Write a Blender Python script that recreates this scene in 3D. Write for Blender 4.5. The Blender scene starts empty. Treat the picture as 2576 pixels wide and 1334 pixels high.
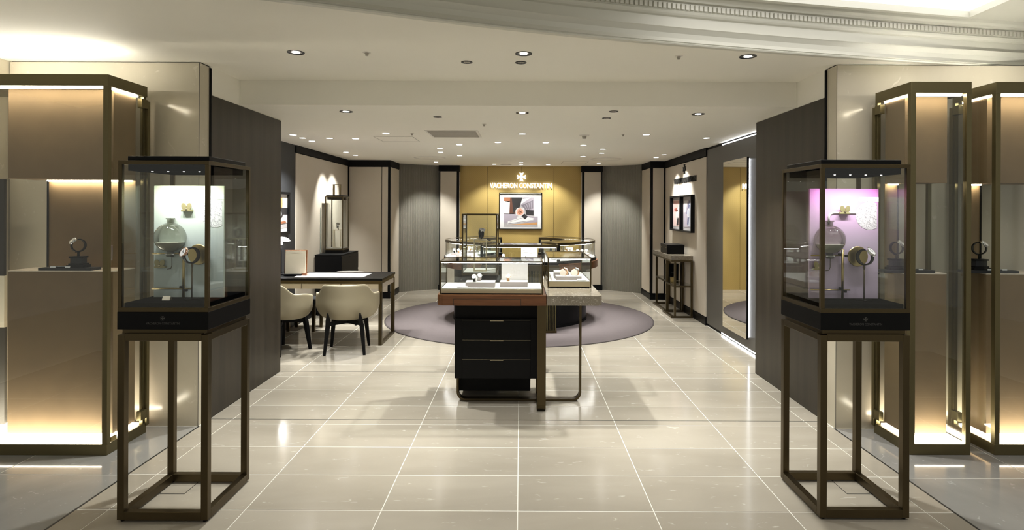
import bpy, bmesh, math, random
from mathutils import Vector, Matrix
R = math.radians
random.seed(7)
SC = bpy.context.scene
COL = SC.collection

# ---------------------------------------------------------------- camera, world, exposure
cam_d = bpy.data.cameras.new('camera')
cam = bpy.data.objects.new('camera', cam_d); COL.objects.link(cam)
cam.location = (0, 0, 1.55)
cam.rotation_euler = (R(90), -0.004, 0)
cam_d.sensor_width = 36.0
cam_d.lens = 36.0 * 1475 / 2576
cam_d.shift_x = -22 / 2576
cam_d.shift_y = -140 / 2576
cam_d.clip_start = 0.05
SC.camera = cam

world = bpy.data.worlds.new('shop_hall'); SC.world = world
world.use_nodes = True
world.node_tree.nodes['Background'].inputs[0].default_value = (1.0, 0.97, 0.86, 1)
world.node_tree.nodes['Background'].inputs[1].default_value = 0.20

SC.view_settings.view_transform = 'Standard'
SC.view_settings.look = 'None'
SC.view_settings.gamma = 1.0
SC.view_settings.use_curve_mapping = False
SC.view_settings.exposure = 0.93
SC.cycles.transparent_max_bounces = 40
SC.cycles.max_bounces = 10
SC.cycles.diffuse_bounces = 4
SC.cycles.caustics_reflective = False
SC.cycles.caustics_refractive = False
SC.cycles.sample_clamp_indirect = 4.0
SC.cycles.use_denoising = True

SPOT = 2.05      # overall strength of the downlights

# ---------------------------------------------------------------- materials
MATS = {}
def newmat(name):
    m = bpy.data.materials.new(name); m.use_nodes = True
    MATS[name] = m
    nt = m.node_tree
    return m, nt, nt.nodes['Principled BSDF']
def N(nt, typ, **kw):
    n = nt.nodes.new(typ)
    for k, v in kw.items():
        if hasattr(n, k): setattr(n, k, v)
        else: n.inputs[k].default_value = v
    return n
def rgba(c): return (c[0], c[1], c[2], 1)
def plain(name, col, rough=0.5, metal=0.0, var=0.06, scale=6.0, bump=0.0, bscale=150, stretch=(1,1,1), spec=None, coat=0.0):
    m, nt, b = newmat(name)
    tc = N(nt, 'ShaderNodeNewGeometry')
    mp = N(nt, 'ShaderNodeMapping'); mp.inputs['Scale'].default_value = stretch
    nt.links.new(tc.outputs['Position'], mp.inputs['Vector'])
    nz = N(nt, 'ShaderNodeTexNoise'); nz.inputs['Scale'].default_value = scale; nz.inputs['Detail'].default_value = 5
    nt.links.new(mp.outputs[0], nz.inputs['Vector'])
    mx = N(nt, 'ShaderNodeMix', data_type='RGBA')
    mx.inputs[6].default_value = rgba([c * (1 - var) for c in col]); mx.inputs[7].default_value = rgba([min(1, c * (1 + var)) for c in col])
    nt.links.new(nz.outputs['Fac'], mx.inputs[0]); nt.links.new(mx.outputs[2], b.inputs['Base Color'])
    b.inputs['Roughness'].default_value = rough; b.inputs['Metallic'].default_value = metal
    if spec is not None: b.inputs['Specular IOR Level'].default_value = spec
    if coat: b.inputs['Coat Weight'].default_value = coat; b.inputs['Coat Roughness'].default_value = 0.08
    if bump:
        n2 = N(nt, 'ShaderNodeTexNoise'); n2.inputs['Scale'].default_value = bscale
        nt.links.new(mp.outputs[0], n2.inputs['Vector'])
        bp = N(nt, 'ShaderNodeBump'); bp.inputs['Strength'].default_value = bump; bp.inputs['Distance'].default_value = 0.002
        nt.links.new(n2.outputs['Fac'], bp.inputs['Height']); nt.links.new(bp.outputs[0], b.inputs['Normal'])
    return m
def emit(name, col, strength):
    m, nt, b = newmat(name)
    b.inputs['Base Color'].default_value = rgba([c * 0.8 for c in col])
    b.inputs['Emission Color'].default_value = rgba(col); b.inputs['Emission Strength'].default_value = strength
    return m

def stone(name, col, vein, dark, rough, scale, stretch=(1,1,1), flecks=0.5, objvar=0.06, thr=0.66):
    m, nt, b = newmat(name)
    g = N(nt, 'ShaderNodeNewGeometry'); oi = N(nt, 'ShaderNodeObjectInfo')
    ad = N(nt, 'ShaderNodeVectorMath', operation='MULTIPLY_ADD')
    cmb = N(nt, 'ShaderNodeCombineXYZ')
    for i in range(3): nt.links.new(oi.outputs['Random'], cmb.inputs[i])
    ad.inputs[1].default_value = (37, 19, 11)
    nt.links.new(cmb.outputs[0], ad.inputs[0]); nt.links.new(g.outputs['Position'], ad.inputs[2])
    mp = N(nt, 'ShaderNodeMapping'); mp.inputs['Scale'].default_value = stretch
    nt.links.new(ad.outputs[0], mp.inputs['Vector'])
    n1 = N(nt, 'ShaderNodeTexNoise'); n1.inputs['Scale'].default_value = scale; n1.inputs['Detail'].default_value = 7; n1.inputs['Distortion'].default_value = 0.6
    n2 = N(nt, 'ShaderNodeTexNoise'); n2.inputs['Scale'].default_value = scale * 11; n2.inputs['Detail'].default_value = 4; n2.inputs['Distortion'].default_value = 1.5
    for n in (n1, n2): nt.links.new(mp.outputs[0], n.inputs['Vector'])
    r1 = N(nt, 'ShaderNodeValToRGB'); r1.color_ramp.elements[0].position = 0.3; r1.color_ramp.elements[1].position = 0.7
    r1.color_ramp.elements[0].color = rgba(dark); r1.color_ramp.elements[1].color = rgba(col)
    nt.links.new(n1.outputs['Fac'], r1.inputs[0])
    r2 = N(nt, 'ShaderNodeValToRGB'); r2.color_ramp.elements[0].position = thr; r2.color_ramp.elements[1].position = thr + 0.08
    r2.color_ramp.elements[0].color = (0, 0, 0, 1); r2.color_ramp.elements[1].color = (flecks, flecks, flecks, 1)
    nt.links.new(n2.outputs['Fac'], r2.inputs[0])
    mx = N(nt, 'ShaderNodeMix', data_type='RGBA'); mx.inputs[7].default_value = rgba(vein)
    nt.links.new(r2.outputs[0], mx.inputs[0]); nt.links.new(r1.outputs[0], mx.inputs[6])
    hs = N(nt, 'ShaderNodeHueSaturation')
    mr = N(nt, 'ShaderNodeMapRange'); mr.inputs[3].default_value = 1 - objvar; mr.inputs[4].default_value = 1 + objvar
    nt.links.new(oi.outputs['Random'], mr.inputs[0]); nt.links.new(mr.outputs[0], hs.inputs['Value'])
    nt.links.new(mx.outputs[2], hs.inputs['Color']); nt.links.new(hs.outputs[0], b.inputs['Base Color'])
    b.inputs['Roughness'].default_value = rough
    return m

def wood(name, c0, c1, axis='Z', rough=0.4, scale=14):
    m, nt, b = newmat(name)
    g = N(nt, 'ShaderNodeNewGeometry')
    mp = N(nt, 'ShaderNodeMapping')
    s = {'X': (0.06, 1, 1), 'Y': (1, 0.06, 1), 'Z': (1, 1, 0.05)}[axis]
    mp.inputs['Scale'].default_value = s
    nt.links.new(g.outputs['Position'], mp.inputs['Vector'])
    n1 = N(nt, 'ShaderNodeTexNoise'); n1.inputs['Scale'].default_value = scale; n1.inputs['Detail'].default_value = 6
    n2 = N(nt, 'ShaderNodeTexNoise'); n2.inputs['Scale'].default_value = scale * 9; n2.inputs['Detail'].default_value = 3
    ma = N(nt, 'ShaderNodeMath', operation='MULTIPLY_ADD'); ma.inputs[1].default_value = 0.4
    for n in (n1, n2): nt.links.new(mp.outputs[0], n.inputs['Vector'])
    nt.links.new(n2.outputs['Fac'], ma.inputs[0]); nt.links.new(n1.outputs['Fac'], ma.inputs[2])
    r = N(nt, 'ShaderNodeValToRGB'); r.color_ramp.elements[0].position = 0.5; r.color_ramp.elements[1].position = 0.9
    r.color_ramp.elements[0].color = rgba(c0); r.color_ramp.elements[1].color = rgba(c1)
    nt.links.new(ma.outputs[0], r.inputs[0]); nt.links.new(r.outputs[0], b.inputs['Base Color'])
    b.inputs['Roughness'].default_value = rough
    return m

def glass(name, tint=(0.98, 0.992, 0.985), refl=1.0, ior=1.5):
    m, nt, b = newmat(name); nt.nodes.remove(b)
    out = nt.nodes['Material Output']
    t = N(nt, 'ShaderNodeBsdfTransparent'); t.inputs[0].default_value = rgba(tint)
    gl = N(nt, 'ShaderNodeBsdfGlossy'); gl.inputs['Roughness'].default_value = 0.0
    ge = N(nt, 'ShaderNodeNewGeometry')
    dp = N(nt, 'ShaderNodeVectorMath', operation='DOT_PRODUCT'); nt.links.new(ge.outputs['Incoming'], dp.inputs[0]); nt.links.new(ge.outputs['Normal'], dp.inputs[1])
    ab = N(nt, 'ShaderNodeMath', operation='ABSOLUTE'); nt.links.new(dp.outputs['Value'], ab.inputs[0])
    om = N(nt, 'ShaderNodeMath', operation='SUBTRACT'); om.inputs[0].default_value = 1.0; nt.links.new(ab.outputs[0], om.inputs[1])
    pw = N(nt, 'ShaderNodeMath', operation='POWER'); pw.inputs[1].default_value = 5.0; nt.links.new(om.outputs[0], pw.inputs[0])
    f0 = ((ior - 1) / (ior + 1)) ** 2
    fr = N(nt, 'ShaderNodeMath', operation='MULTIPLY_ADD'); fr.inputs[1].default_value = 1 - f0; fr.inputs[2].default_value = f0; nt.links.new(pw.outputs[0], fr.inputs[0])
    mu = N(nt, 'ShaderNodeMath', operation='MULTIPLY'); mu.inputs[1].default_value = refl; mu.use_clamp = True
    mx = N(nt, 'ShaderNodeMixShader')
    nt.links.new(fr.outputs[0], mu.inputs[0]); nt.links.new(mu.outputs[0], mx.inputs[0])
    nt.links.new(t.outputs[0], mx.inputs[1]); nt.links.new(gl.outputs[0], mx.inputs[2])
    nt.links.new(mx.outputs[0], out.inputs[0])
    return m

def striped(name, c0, c1, vec, freq, rough=0.7, bump=0.6, chevron=None, noise=0.15):
    """fine stripes along a world direction; chevron = X period at which the slant flips"""
    m, nt, b = newmat(name)
    g = N(nt, 'ShaderNodeNewGeometry')
    sep = N(nt, 'ShaderNodeSeparateXYZ'); nt.links.new(g.outputs['Position'], sep.inputs[0])
    if chevron:
        pp = N(nt, 'ShaderNodeMath', operation='PINGPONG'); pp.inputs[1].default_value = chevron
        ao = N(nt, 'ShaderNodeMath', operation='ADD'); ao.inputs[1].default_value = 10 * chevron
        nt.links.new(sep.outputs[0], ao.inputs[0]); nt.links.new(ao.outputs[0], pp.inputs[0])
        su = N(nt, 'ShaderNodeMath', operation='ADD'); nt.links.new(pp.outputs[0], su.inputs[0]); nt.links.new(sep.outputs[2], su.inputs[1])
        src = su.outputs[0]
    else:
        d = N(nt, 'ShaderNodeVectorMath', operation='DOT_PRODUCT'); d.inputs[1].default_value = vec
        nt.links.new(g.outputs['Position'], d.inputs[0]); src = d.outputs['Value']
    mu = N(nt, 'ShaderNodeMath', operation='MULTIPLY'); mu.inputs[1].default_value = freq * 2 * math.pi
    nt.links.new(src, mu.inputs[0])
    sn = N(nt, 'ShaderNodeMath', operation='SINE'); nt.links.new(mu.outputs[0], sn.inputs[0])
    mr = N(nt, 'ShaderNodeMapRange'); mr.inputs[1].default_value = -1
    nt.links.new(sn.outputs[0], mr.inputs[0])
    mx = N(nt, 'ShaderNodeMix', data_type='RGBA'); mx.inputs[6].default_value = rgba(c0); mx.inputs[7].default_value = rgba(c1)
    nt.links.new(mr.outputs[0], mx.inputs[0])
    nz = N(nt, 'ShaderNodeTexNoise'); nz.inputs['Scale'].default_value = 3; nz.inputs['Detail'].default_value = 5
    nt.links.new(g.outputs['Position'], nz.inputs['Vector'])
    hs = N(nt, 'ShaderNodeHueSaturation'); m2 = N(nt, 'ShaderNodeMapRange'); m2.inputs[3].default_value = 1 - noise; m2.inputs[4].default_value = 1 + noise
    nt.links.new(nz.outputs['Fac'], m2.inputs[0]); nt.links.new(m2.outputs[0], hs.inputs['Value'])
    nt.links.new(mx.outputs[2], hs.inputs['Color']); nt.links.new(hs.outputs[0], b.inputs['Base Color'])
    bp = N(nt, 'ShaderNodeBump'); bp.inputs['Strength'].default_value = bump; bp.inputs['Distance'].default_value = 0.001
    nt.links.new(mr.outputs[0], bp.inputs['Height']); nt.links.new(bp.outputs[0], b.inputs['Normal'])
    b.inputs['Roughness'].default_value = rough
    return m

def gradient_board(name, stops, z0, z1):
    m, nt, b = newmat(name)
    tc = N(nt, 'ShaderNodeTexCoord'); sp = N(nt, 'ShaderNodeSeparateXYZ')
    nt.links.new(tc.outputs['Generated'], sp.inputs[0])
    r = N(nt, 'ShaderNodeValToRGB')
    while len(r.color_ramp.elements) < len(stops): r.color_ramp.elements.new(0.5)
    for e, (p, c) in zip(r.color_ramp.elements, stops): e.position = p; e.color = rgba(c)
    nt.links.new(sp.outputs[2], r.inputs[0]); nt.links.new(r.outputs[0], b.inputs['Base Color'])
    b.inputs['Roughness'].default_value = 0.5
    return m

def print_mat(name, base, line, scale):
    m, nt, b = newmat(name)
    tc = N(nt, 'ShaderNodeTexCoord')
    nz = N(nt, 'ShaderNodeTexNoise'); nz.inputs['Scale'].default_value = scale; nz.inputs['Detail'].default_value = 3; nz.inputs['Distortion'].default_value = 2.0
    nt.links.new(tc.outputs['Object'], nz.inputs['Vector'])
    r = N(nt, 'ShaderNodeValToRGB'); el = r.color_ramp.elements
    el[0].position = 0.47; el[0].color = rgba(base); el[1].position = 0.54; el[1].color = rgba(base)
    e = el.new(0.505); e.color = rgba(line)
    nt.links.new(nz.outputs['Fac'], r.inputs[0]); nt.links.new(r.outputs[0], b.inputs['Base Color'])
    b.inputs['Roughness'].default_value = 0.5
    return m

M_tile = stone('beige_floor_stone', (0.447, 0.404, 0.338), (0.71, 0.67, 0.61), (0.355, 0.317, 0.26), 0.13, 2.2, (0.35, 1, 1), 0.55, 0.05)
M_grout = plain('pale_grout', (0.80, 0.78, 0.72), 0.6)
M_greyfloor = stone('grey_marble_floor', (0.36, 0.35, 0.33), (0.70, 0.69, 0.66), (0.25, 0.24, 0.228), 0.10, 1.6, (1, 1, 1), 0.35, 0.04)
M_seam = plain('dark_seam', (0.01, 0.01, 0.01), 0.5)
M_stonewall = stone('beige_marble_wall', (0.64, 0.585, 0.465), (0.82, 0.77, 0.68), (0.50, 0.455, 0.355), 0.16, 1.3, (1, 1, 0.8), 0.4, 0.02)
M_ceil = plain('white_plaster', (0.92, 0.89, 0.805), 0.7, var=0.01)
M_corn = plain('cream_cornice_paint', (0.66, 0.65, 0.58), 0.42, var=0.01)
M_dwood = wood('dark_walnut_veneer', (0.016, 0.0118, 0.0072), (0.036, 0.0272, 0.0175), 'Z', 0.45, 10)
M_rwood = wood('red_brown_walnut', (0.10, 0.036, 0.012), (0.20, 0.084, 0.032), 'X', 0.3, 16)
M_black = plain('black_lacquer', (0.0055, 0.0055, 0.006), 0.35, spec=0.12)
M_blackm = plain('matt_black', (0.006, 0.006, 0.0065), 0.6, spec=0.12)
M_velvet = plain('black_velvet', (0.004, 0.004, 0.0045), 0.9, spec=0.0)
M_dbrown = plain('dark_brown_panel', (0.034, 0.030, 0.024), 0.5, spec=0.25)
M_char = plain('charcoal_panel', (0.026, 0.027, 0.030), 0.5, spec=0.25)
M_cream = plain('cream_leather_panel', (0.56, 0.50, 0.42), 0.55, var=0.03, bump=0.1)
M_trim = plain('pale_trim_edge', (0.62, 0.57, 0.49), 0.4)
M_gold = striped('gold_chevron_veneer', (0.462, 0.328, 0.106), (0.485, 0.346, 0.116), None, 26, 0.5, 0.03, chevron=0.64, noise=0.08)
M_rib = plain('bronze_grey_rib', (0.25, 0.235, 0.20), 0.45, metal=0.1, var=0.05)
M_ribwall = striped('dark_striated_wall', (0.055, 0.052, 0.048), (0.105, 0.10, 0.092), (0, 1, 0), 110, 0.42, 0.5, noise=0.08)
M_rug = plain('mauve_rug', (0.112, 0.092, 0.095), 0.95, var=0.10, scale=30, bump=0.5, bscale=500)
M_rugedge = plain('dark_rug_binding', (0.06, 0.05, 0.05), 0.9)
M_bronze = plain('dark_bronze', (0.092, 0.069, 0.035), 0.34, metal=0.85, var=0.10, scale=3)
M_olive = plain('olive_bronze', (0.15, 0.125, 0.06), 0.34, metal=0.7, var=0.06, scale=3)
M_brass = plain('aged_brass', (0.45, 0.35, 0.15), 0.28, metal=0.95, var=0.06)
M_champ = plain('champagne_metal', (0.60, 0.52, 0.36), 0.28, metal=0.9, var=0.04)
M_chrome = plain('polished_steel', (0.75, 0.75, 0.76), 0.12, metal=1.0, var=0.02)
M_rose = plain('rose_gold', (0.75, 0.45, 0.33), 0.16, metal=1.0, var=0.02)
M_suede = plain('tan_suede', (0.198, 0.132, 0.065), 0.75, var=0.16, scale=5)
M_suedetop = plain('pale_suede_edge', (0.70, 0.62, 0.52), 0.6)
M_leather = plain('cream_chair_leather', (0.36, 0.315, 0.22), 0.45, var=0.04, bump=0.08)
M_white = plain('white_tray', (0.82, 0.80, 0.78), 0.5, var=0.02)
M_greige = plain('greige_box', (0.30, 0.26, 0.245), 0.5, var=0.03)
M_pad = plain('pink_white_desk_pad', (0.86, 0.74, 0.72), 0.5, var=0.02)
M_paper = plain('cream_paper', (0.72, 0.66, 0.53), 0.55, var=0.02)
M_letter_black = plain('black_letter', (0.008, 0.008, 0.008), 0.4)
M_letter_dark = plain('grey_print', (0.055, 0.052, 0.05), 0.35)
M_letter_pale = plain('pale_print', (0.70, 0.66, 0.58), 0.4)
M_marble = stone('grey_beige_marble_top', (0.25, 0.218, 0.170), (0.62, 0.57, 0.49), (0.165, 0.14, 0.105), 0.16, 7.0, (1, 1, 1), 0.75, 0.0, 0.59)
M_glass = glass('clear_glass')
M_glassedge = plain('green_glass_edge', (0.35, 0.45, 0.42), 0.2)
M_bulbglass = glass('flask_glass', (0.58, 0.58, 0.53), 1.6, 1.5)  # grey tint stands in for the dark hall reflected in the flask
M_mirror = plain('mirror_silver', (0.90, 0.90, 0.88), 0.01, metal=1.0, var=0.0)
M_led_warm = emit('warm_led', (1.0, 0.88, 0.68), 24.0)
M_led_base = emit('warm_light_floor', (1.0, 0.90, 0.72), 15.0)
M_led_white = emit('white_led', (0.95, 0.97, 1.0), 5.0)
M_led_case = emit('case_led', (1.0, 0.97, 0.94), 40.0)
M_sign_lit = emit('lit_sign_letter', (0.97, 0.98, 1.0), 0.8)
M_lens = emit('downlight_lens', (1.0, 0.96, 0.93), 9.0)
M_sky = emit('skylight_panel', (1.0, 0.98, 0.95), 1.0)
M_up = emit('uplight_strip', (1.0, 0.95, 0.82), 28.0)
M_shade = emit('lit_lamp_shade', (1.0, 0.97, 0.93), 3.0)
M_rimw = plain('white_light_rim', (0.75, 0.72, 0.66), 0.4)
M_rimb = plain('black_light_rim', (0.012, 0.012, 0.013), 0.35)
M_grille = plain('vent_grey', (0.42, 0.39, 0.34), 0.6)
M_liquid = plain('white_liquid', (0.85, 0.85, 0.80), 0.3)
M_wing = plain('olive_clip', (0.36, 0.32, 0.16), 0.4, metal=0.4)
M_mint = gradient_board('mint_board', [(0.0, (0.50, 0.58, 0.57)), (0.5, (0.62, 0.72, 0.70)), (0.85, (0.66, 0.75, 0.62)), (1.0, (0.60, 0.68, 0.45))], 0, 1)
M_pink = gradient_board('pink_board', [(0.0, (0.52, 0.43, 0.56)), (0.5, (0.62, 0.50, 0.66)), (0.80, (0.70, 0.44, 0.70)), (1.0, (0.66, 0.20, 0.60))], 0, 1)
M_print_mint = print_mat('jar_line_print_mint', (0.88, 0.92, 0.90), (0.12, 0.11, 0.14), 46)
M_print_pink = print_mat('jar_line_print_pink', (0.92, 0.88, 0.93), (0.14, 0.11, 0.15), 46)

def pm(name, c, rough=0.6): return plain(name, c, rough, var=0.04, scale=20)
P_brown = pm('print_brown', (0.10, 0.035, 0.02)); P_dark = pm('print_dark', (0.018, 0.016, 0.018)); P_rust = pm('print_rust', (0.30, 0.11, 0.05))
P_pale = pm('print_pale', (0.72, 0.71, 0.72)); P_lilac = pm('print_lilac', (0.36, 0.32, 0.38)); P_dlilac = pm('print_slate', (0.17, 0.15, 0.18))
P_dial = pm('print_salmon_dial', (0.70, 0.32, 0.22)); P_steel = pm('print_steel', (0.62, 0.61, 0.62)); P_tan = pm('print_tan', (0.52, 0.27, 0.11))
P_mat = pm('picture_mount', (0.80, 0.79, 0.80)); P_grey = pm('print_grey', (0.42, 0.40, 0.41)); P_pink = pm('print_pink', (0.72, 0.40, 0.38)); P_blush = pm('print_blush', (0.80, 0.60, 0.58))
P_blue = pm('print_blue', (0.12, 0.13, 0.24)); P_sky = pm('print_pale_blue', (0.50, 0.52, 0.62)); P_red = pm('print_red', (0.33, 0.08, 0.06)); P_purple = pm('print_purple', (0.70, 0.55, 0.78))

# ---------------------------------------------------------------- builders
def link(o, parent=None, loc=None, rot=None):
    COL.objects.link(o)
    if parent is not None: o.parent = parent
    if loc is not None: o.location = loc
    if rot is not None: o.rotation_euler = rot
    return o
def tag(o, label=None, cat=None, group=None, kind=None):
    if label: o['label'] = label
    if cat: o['category'] = cat
    if group: o['group'] = group
    if kind: o['kind'] = kind
    return o
def thing(name, label, cat, loc=(0, 0, 0), rotz=0.0, group=None, rot=None, kind=None):
    o = bpy.data.objects.new(name, None); o.empty_display_size = 0.1
    link(o, None, loc, rot if rot else (0, 0, rotz))
    return tag(o, label, cat, group, kind)
def smooth(me, ang=None):
    for p in me.polygons: p.use_smooth = True
def mk(name, verts, faces, mat, parent=None, loc=(0, 0, 0), rot=(0, 0, 0), sm=False):
    me = bpy.data.meshes.new(name); me.from_pydata([tuple(v) for v in verts], [], faces); me.update()
    bm = bmesh.new(); bm.from_mesh(me); bmesh.ops.recalc_face_normals(bm, faces=bm.faces); bm.to_mesh(me); bm.free()
    if sm: smooth(me)
    me.materials.append(mat)
    return link(bpy.data.objects.new(name, me), parent, loc, rot)
_boxes = {}
def box(name, a, b, mat, parent=None, bev=0.0, rot=(0, 0, 0)):
    d = tuple(round(abs(b[i] - a[i]), 5) for i in range(3)); c = [(a[i] + b[i]) / 2 for i in range(3)]
    key = (d, mat.name, bev)
    me = _boxes.get(key)
    if me is None:
        me = bpy.data.meshes.new(name); bm = bmesh.new(); bmesh.ops.create_cube(bm, size=1.0)
        for v in bm.verts: v.co = Vector((v.co.x * d[0], v.co.y * d[1], v.co.z * d[2]))
        if bev: bmesh.ops.bevel(bm, geom=list(bm.edges), offset=bev, segments=2, affect='EDGES', profile=0.5)
        bm.to_mesh(me); bm.free(); me.materials.append(mat); _boxes[key] = me
    return link(bpy.data.objects.new(name, me), parent, c, rot)
def lathe(name, prof, mat, parent=None, loc=(0, 0, 0), seg=32, rot=(0, 0, 0), sm=True, a0=0, a1=2 * math.pi):
    full = abs(a1 - a0 - 2 * math.pi) < 1e-4
    n = seg if full else seg + 1
    V = []; F = []
    for i in range(n):
        a = a0 + (a1 - a0) * i / seg
        for r, z in prof: V.append((r * math.cos(a), r * math.sin(a), z))
    k = len(prof)
    for i in range(seg):
        j = (i + 1) % n
        for p in range(k - 1): F.append((i * k + p, j * k + p, j * k + p + 1, i * k + p + 1))
    o = mk(name, V, F, mat, parent, loc, rot)
    bm = bmesh.new(); bm.from_mesh(o.data); bmesh.ops.remove_doubles(bm, verts=bm.verts, dist=1e-6)
    bmesh.ops.recalc_face_normals(bm, faces=bm.faces)
    for f in bm.faces: f.smooth = sm
    if sm:
        for e in bm.edges:
            if len(e.link_faces) == 2 and e.calc_face_angle(0) > R(40): e.smooth = False
    bm.to_mesh(o.data); bm.free()
    return o
def cyl(name, r, z0, z1, mat, parent=None, loc=(0, 0, 0), seg=24, rot=(0, 0, 0)):
    return lathe(name, [(0, z0), (r, z0), (r, z1), (0, z1)], mat, parent, loc, seg, rot)
def sector(name, r0, r1, a0, a1, z0, z1, mat, parent=None, n=40, loc=(0, 0, 0)):
    V = []; F = []
    for i in range(n + 1):
        a = R(a0 + (a1 - a0) * i / n); c, s = math.cos(a), math.sin(a)
        V += [(r0 * c, r0 * s, z0), (r1 * c, r1 * s, z0), (r1 * c, r1 * s, z1), (r0 * c, r0 * s, z1)]
    for i in range(n):
        for p in range(4): F.append((i * 4 + p, i * 4 + 4 + p, i * 4 + 4 + (p + 1) % 4, i * 4 + (p + 1) % 4))
    F += [(0, 1, 2, 3), (n * 4, n * 4 + 1, n * 4 + 2, n * 4 + 3)]
    return mk(name, V, F, mat, parent, loc)
def sweep(name, pts, prof, mat, parent=None, up=(0, 0, 1), closed=False, loc=(0, 0, 0), sm=False):
    """sweep a closed 2-D profile (u across, v along up) along pts"""
    V = []; F = []; P = [Vector(p) for p in pts]; U = Vector(up).normalized(); k = len(prof)
    for i, p in enumerate(P):
        a = P[i - 1] if (i or closed) else p; b = P[(i + 1) % len(P)] if (i < len(P) - 1 or closed) else p
        t1 = (p - a).normalized() if (p - a).length > 1e-9 else None; t2 = (b - p).normalized() if (b - p).length > 1e-9 else None
        t = ((t1 or t2) + (t2 or t1)).normalized()
        s = t.cross(U).normalized(); w = s.cross(t).normalized()
        f = 1.0
        if t1 and t2: f = 1 / max(0.5, t.dot(t1))
        for u, v in prof: V.append(p + s * u * f + w * v)
    n = len(P)
    for i in range(n if closed else n - 1):
        j = (i + 1) % n
        for q in range(k): F.append((i * k + q, j * k + q, j * k + (q + 1) % k, i * k + (q + 1) % k))
    if not closed: F += [tuple(range(k)), tuple(range((n - 1) * k, n * k))]
    return mk(name, V, F, mat, parent, loc, sm=sm)
def circ(r, n=10): return [(r * math.cos(2 * math.pi * i / n), r * math.sin(2 * math.pi * i / n)) for i in range(n)]
def rect(w, h): return [(-w / 2, -h / 2), (w / 2, -h / 2), (w / 2, h / 2), (-w / 2, h / 2)]
def tube(name, pts, r, mat, parent=None, up=(0, 1, 0.01), n=10):
    return sweep(name, pts, circ(r, n), mat, parent, up, sm=True)
def slab(name, pts, z0, z1, mat, parent=None, loc=(0, 0, 0), rot=(0, 0, 0)):
    """prism from a 2-D outline (local x, y) between z0 and z1"""
    n = len(pts)
    V = [(x, y, z0) for x, y in pts] + [(x, y, z1) for x, y in pts]
    F = [tuple(range(n)), tuple(range(n, 2 * n))] + [(i, (i + 1) % n, n + (i + 1) % n, n + i) for i in range(n)]
    return mk(name, V, F, mat, parent, loc, rot)
def rrect(x0, x1, y0, y1, rs, n=6):
    """outline with corner radii rs = (x0y0, x1y0, x1y1, x0y1)"""
    P = []
    for (cx, cy, a, r) in ((x0, y0, 180, rs[0]), (x1, y0, 270, rs[1]), (x1, y1, 0, rs[2]), (x0, y1, 90, rs[3])):
        sx = 1 if cx == x0 else -1; sy = 1 if cy == y0 else -1
        if r <= 0: P.append((cx, cy)); continue
        for i in range(n + 1):
            t = R(a + 90 * i / n); P.append((cx + sx * r + r * math.cos(t), cy + sy * r + r * math.sin(t)))
    return P
def cross_outline(s):
    """Maltese-type cross with flared, notched arms, half size s"""
    P = []
    for k in range(4):
        a = k * math.pi / 2
        for x, y in ((0.13, 0.13), (0.46, 1.0), (0.0, 0.80), (-0.46, 1.0)):
            c, n = math.cos(-a), math.sin(-a)
            P.append(((x * c - y * n) * s, (x * n + y * c) * s))
    # order every arm from its left notch round to its right notch
    Q = []
    for k in range(4):
        a = -k * math.pi / 2; c, n = math.cos(a), math.sin(a)
        for x, y in ((-0.12, 0.12), (-0.46, 0.97), (0.0, 0.84), (0.46, 0.97)):
            Q.append(((x * c - y * n) * s, (x * n + y * c) * s))
    return Q
def lettering(name, s, w, h, d, mat, parent, loc=(0, 0, 0), rot=(0, 0, 0), bold=0.0):
    cu = bpy.data.curves.new(name, 'FONT'); cu.body = s; cu.size = 1.0; cu.extrude = 0.5; cu.offset = bold; cu.resolution_u = 3
    t = bpy.data.objects.new(name + '_curve', cu); COL.objects.link(t)
    dg = bpy.context.evaluated_depsgraph_get(); me = bpy.data.meshes.new_from_object(t.evaluated_get(dg))
    COL.objects.unlink(t); bpy.data.objects.remove(t); bpy.data.curves.remove(cu)
    xs = [v.co.x for v in me.vertices]; ys = [v.co.y for v in me.vertices]; zs = [v.co.z for v in me.vertices]
    x0, x1, y0, y1, z0, z1 = min(xs), max(xs), min(ys), max(ys), min(zs), max(zs)
    for v in me.vertices:
        v.co = Vector(((v.co.x - (x0 + x1) / 2) / (x1 - x0) * w, (v.co.y - (y0 + y1) / 2) / (y1 - y0) * h, (v.co.z - z0) / (z1 - z0) * d))
    me.materials.clear(); me.materials.append(mat); me.name = name
    return link(bpy.data.objects.new(name, me), parent, loc, rot)
def flat(name, pts, layer, mat, parent): return slab(name, pts, 0.001 * layer, 0.001 * layer + 0.0008, mat, parent)
def disc_pts(cx, cy, r, n=24, ry=None): return [(cx + r * math.cos(2 * math.pi * i / n), cy + (ry or r) * math.sin(2 * math.pi * i / n)) for i in range(n)]
def copy_tree(o, parent=None):
    c = o.copy(); COL.objects.link(c); c.parent = parent
    for ch in list(o.children): copy_tree(ch, c)
    return c

# ---------------------------------------------------------------- the setting
ZI, ZF, ZU = 2.39, 2.59, 2.90          # inner ceiling, front ceiling, upper coffer
XL, XR = -2.279, 2.235                 # faces of the two wood piers
CX, CY = -0.015, 8.446                 # centre of the round room

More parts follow.
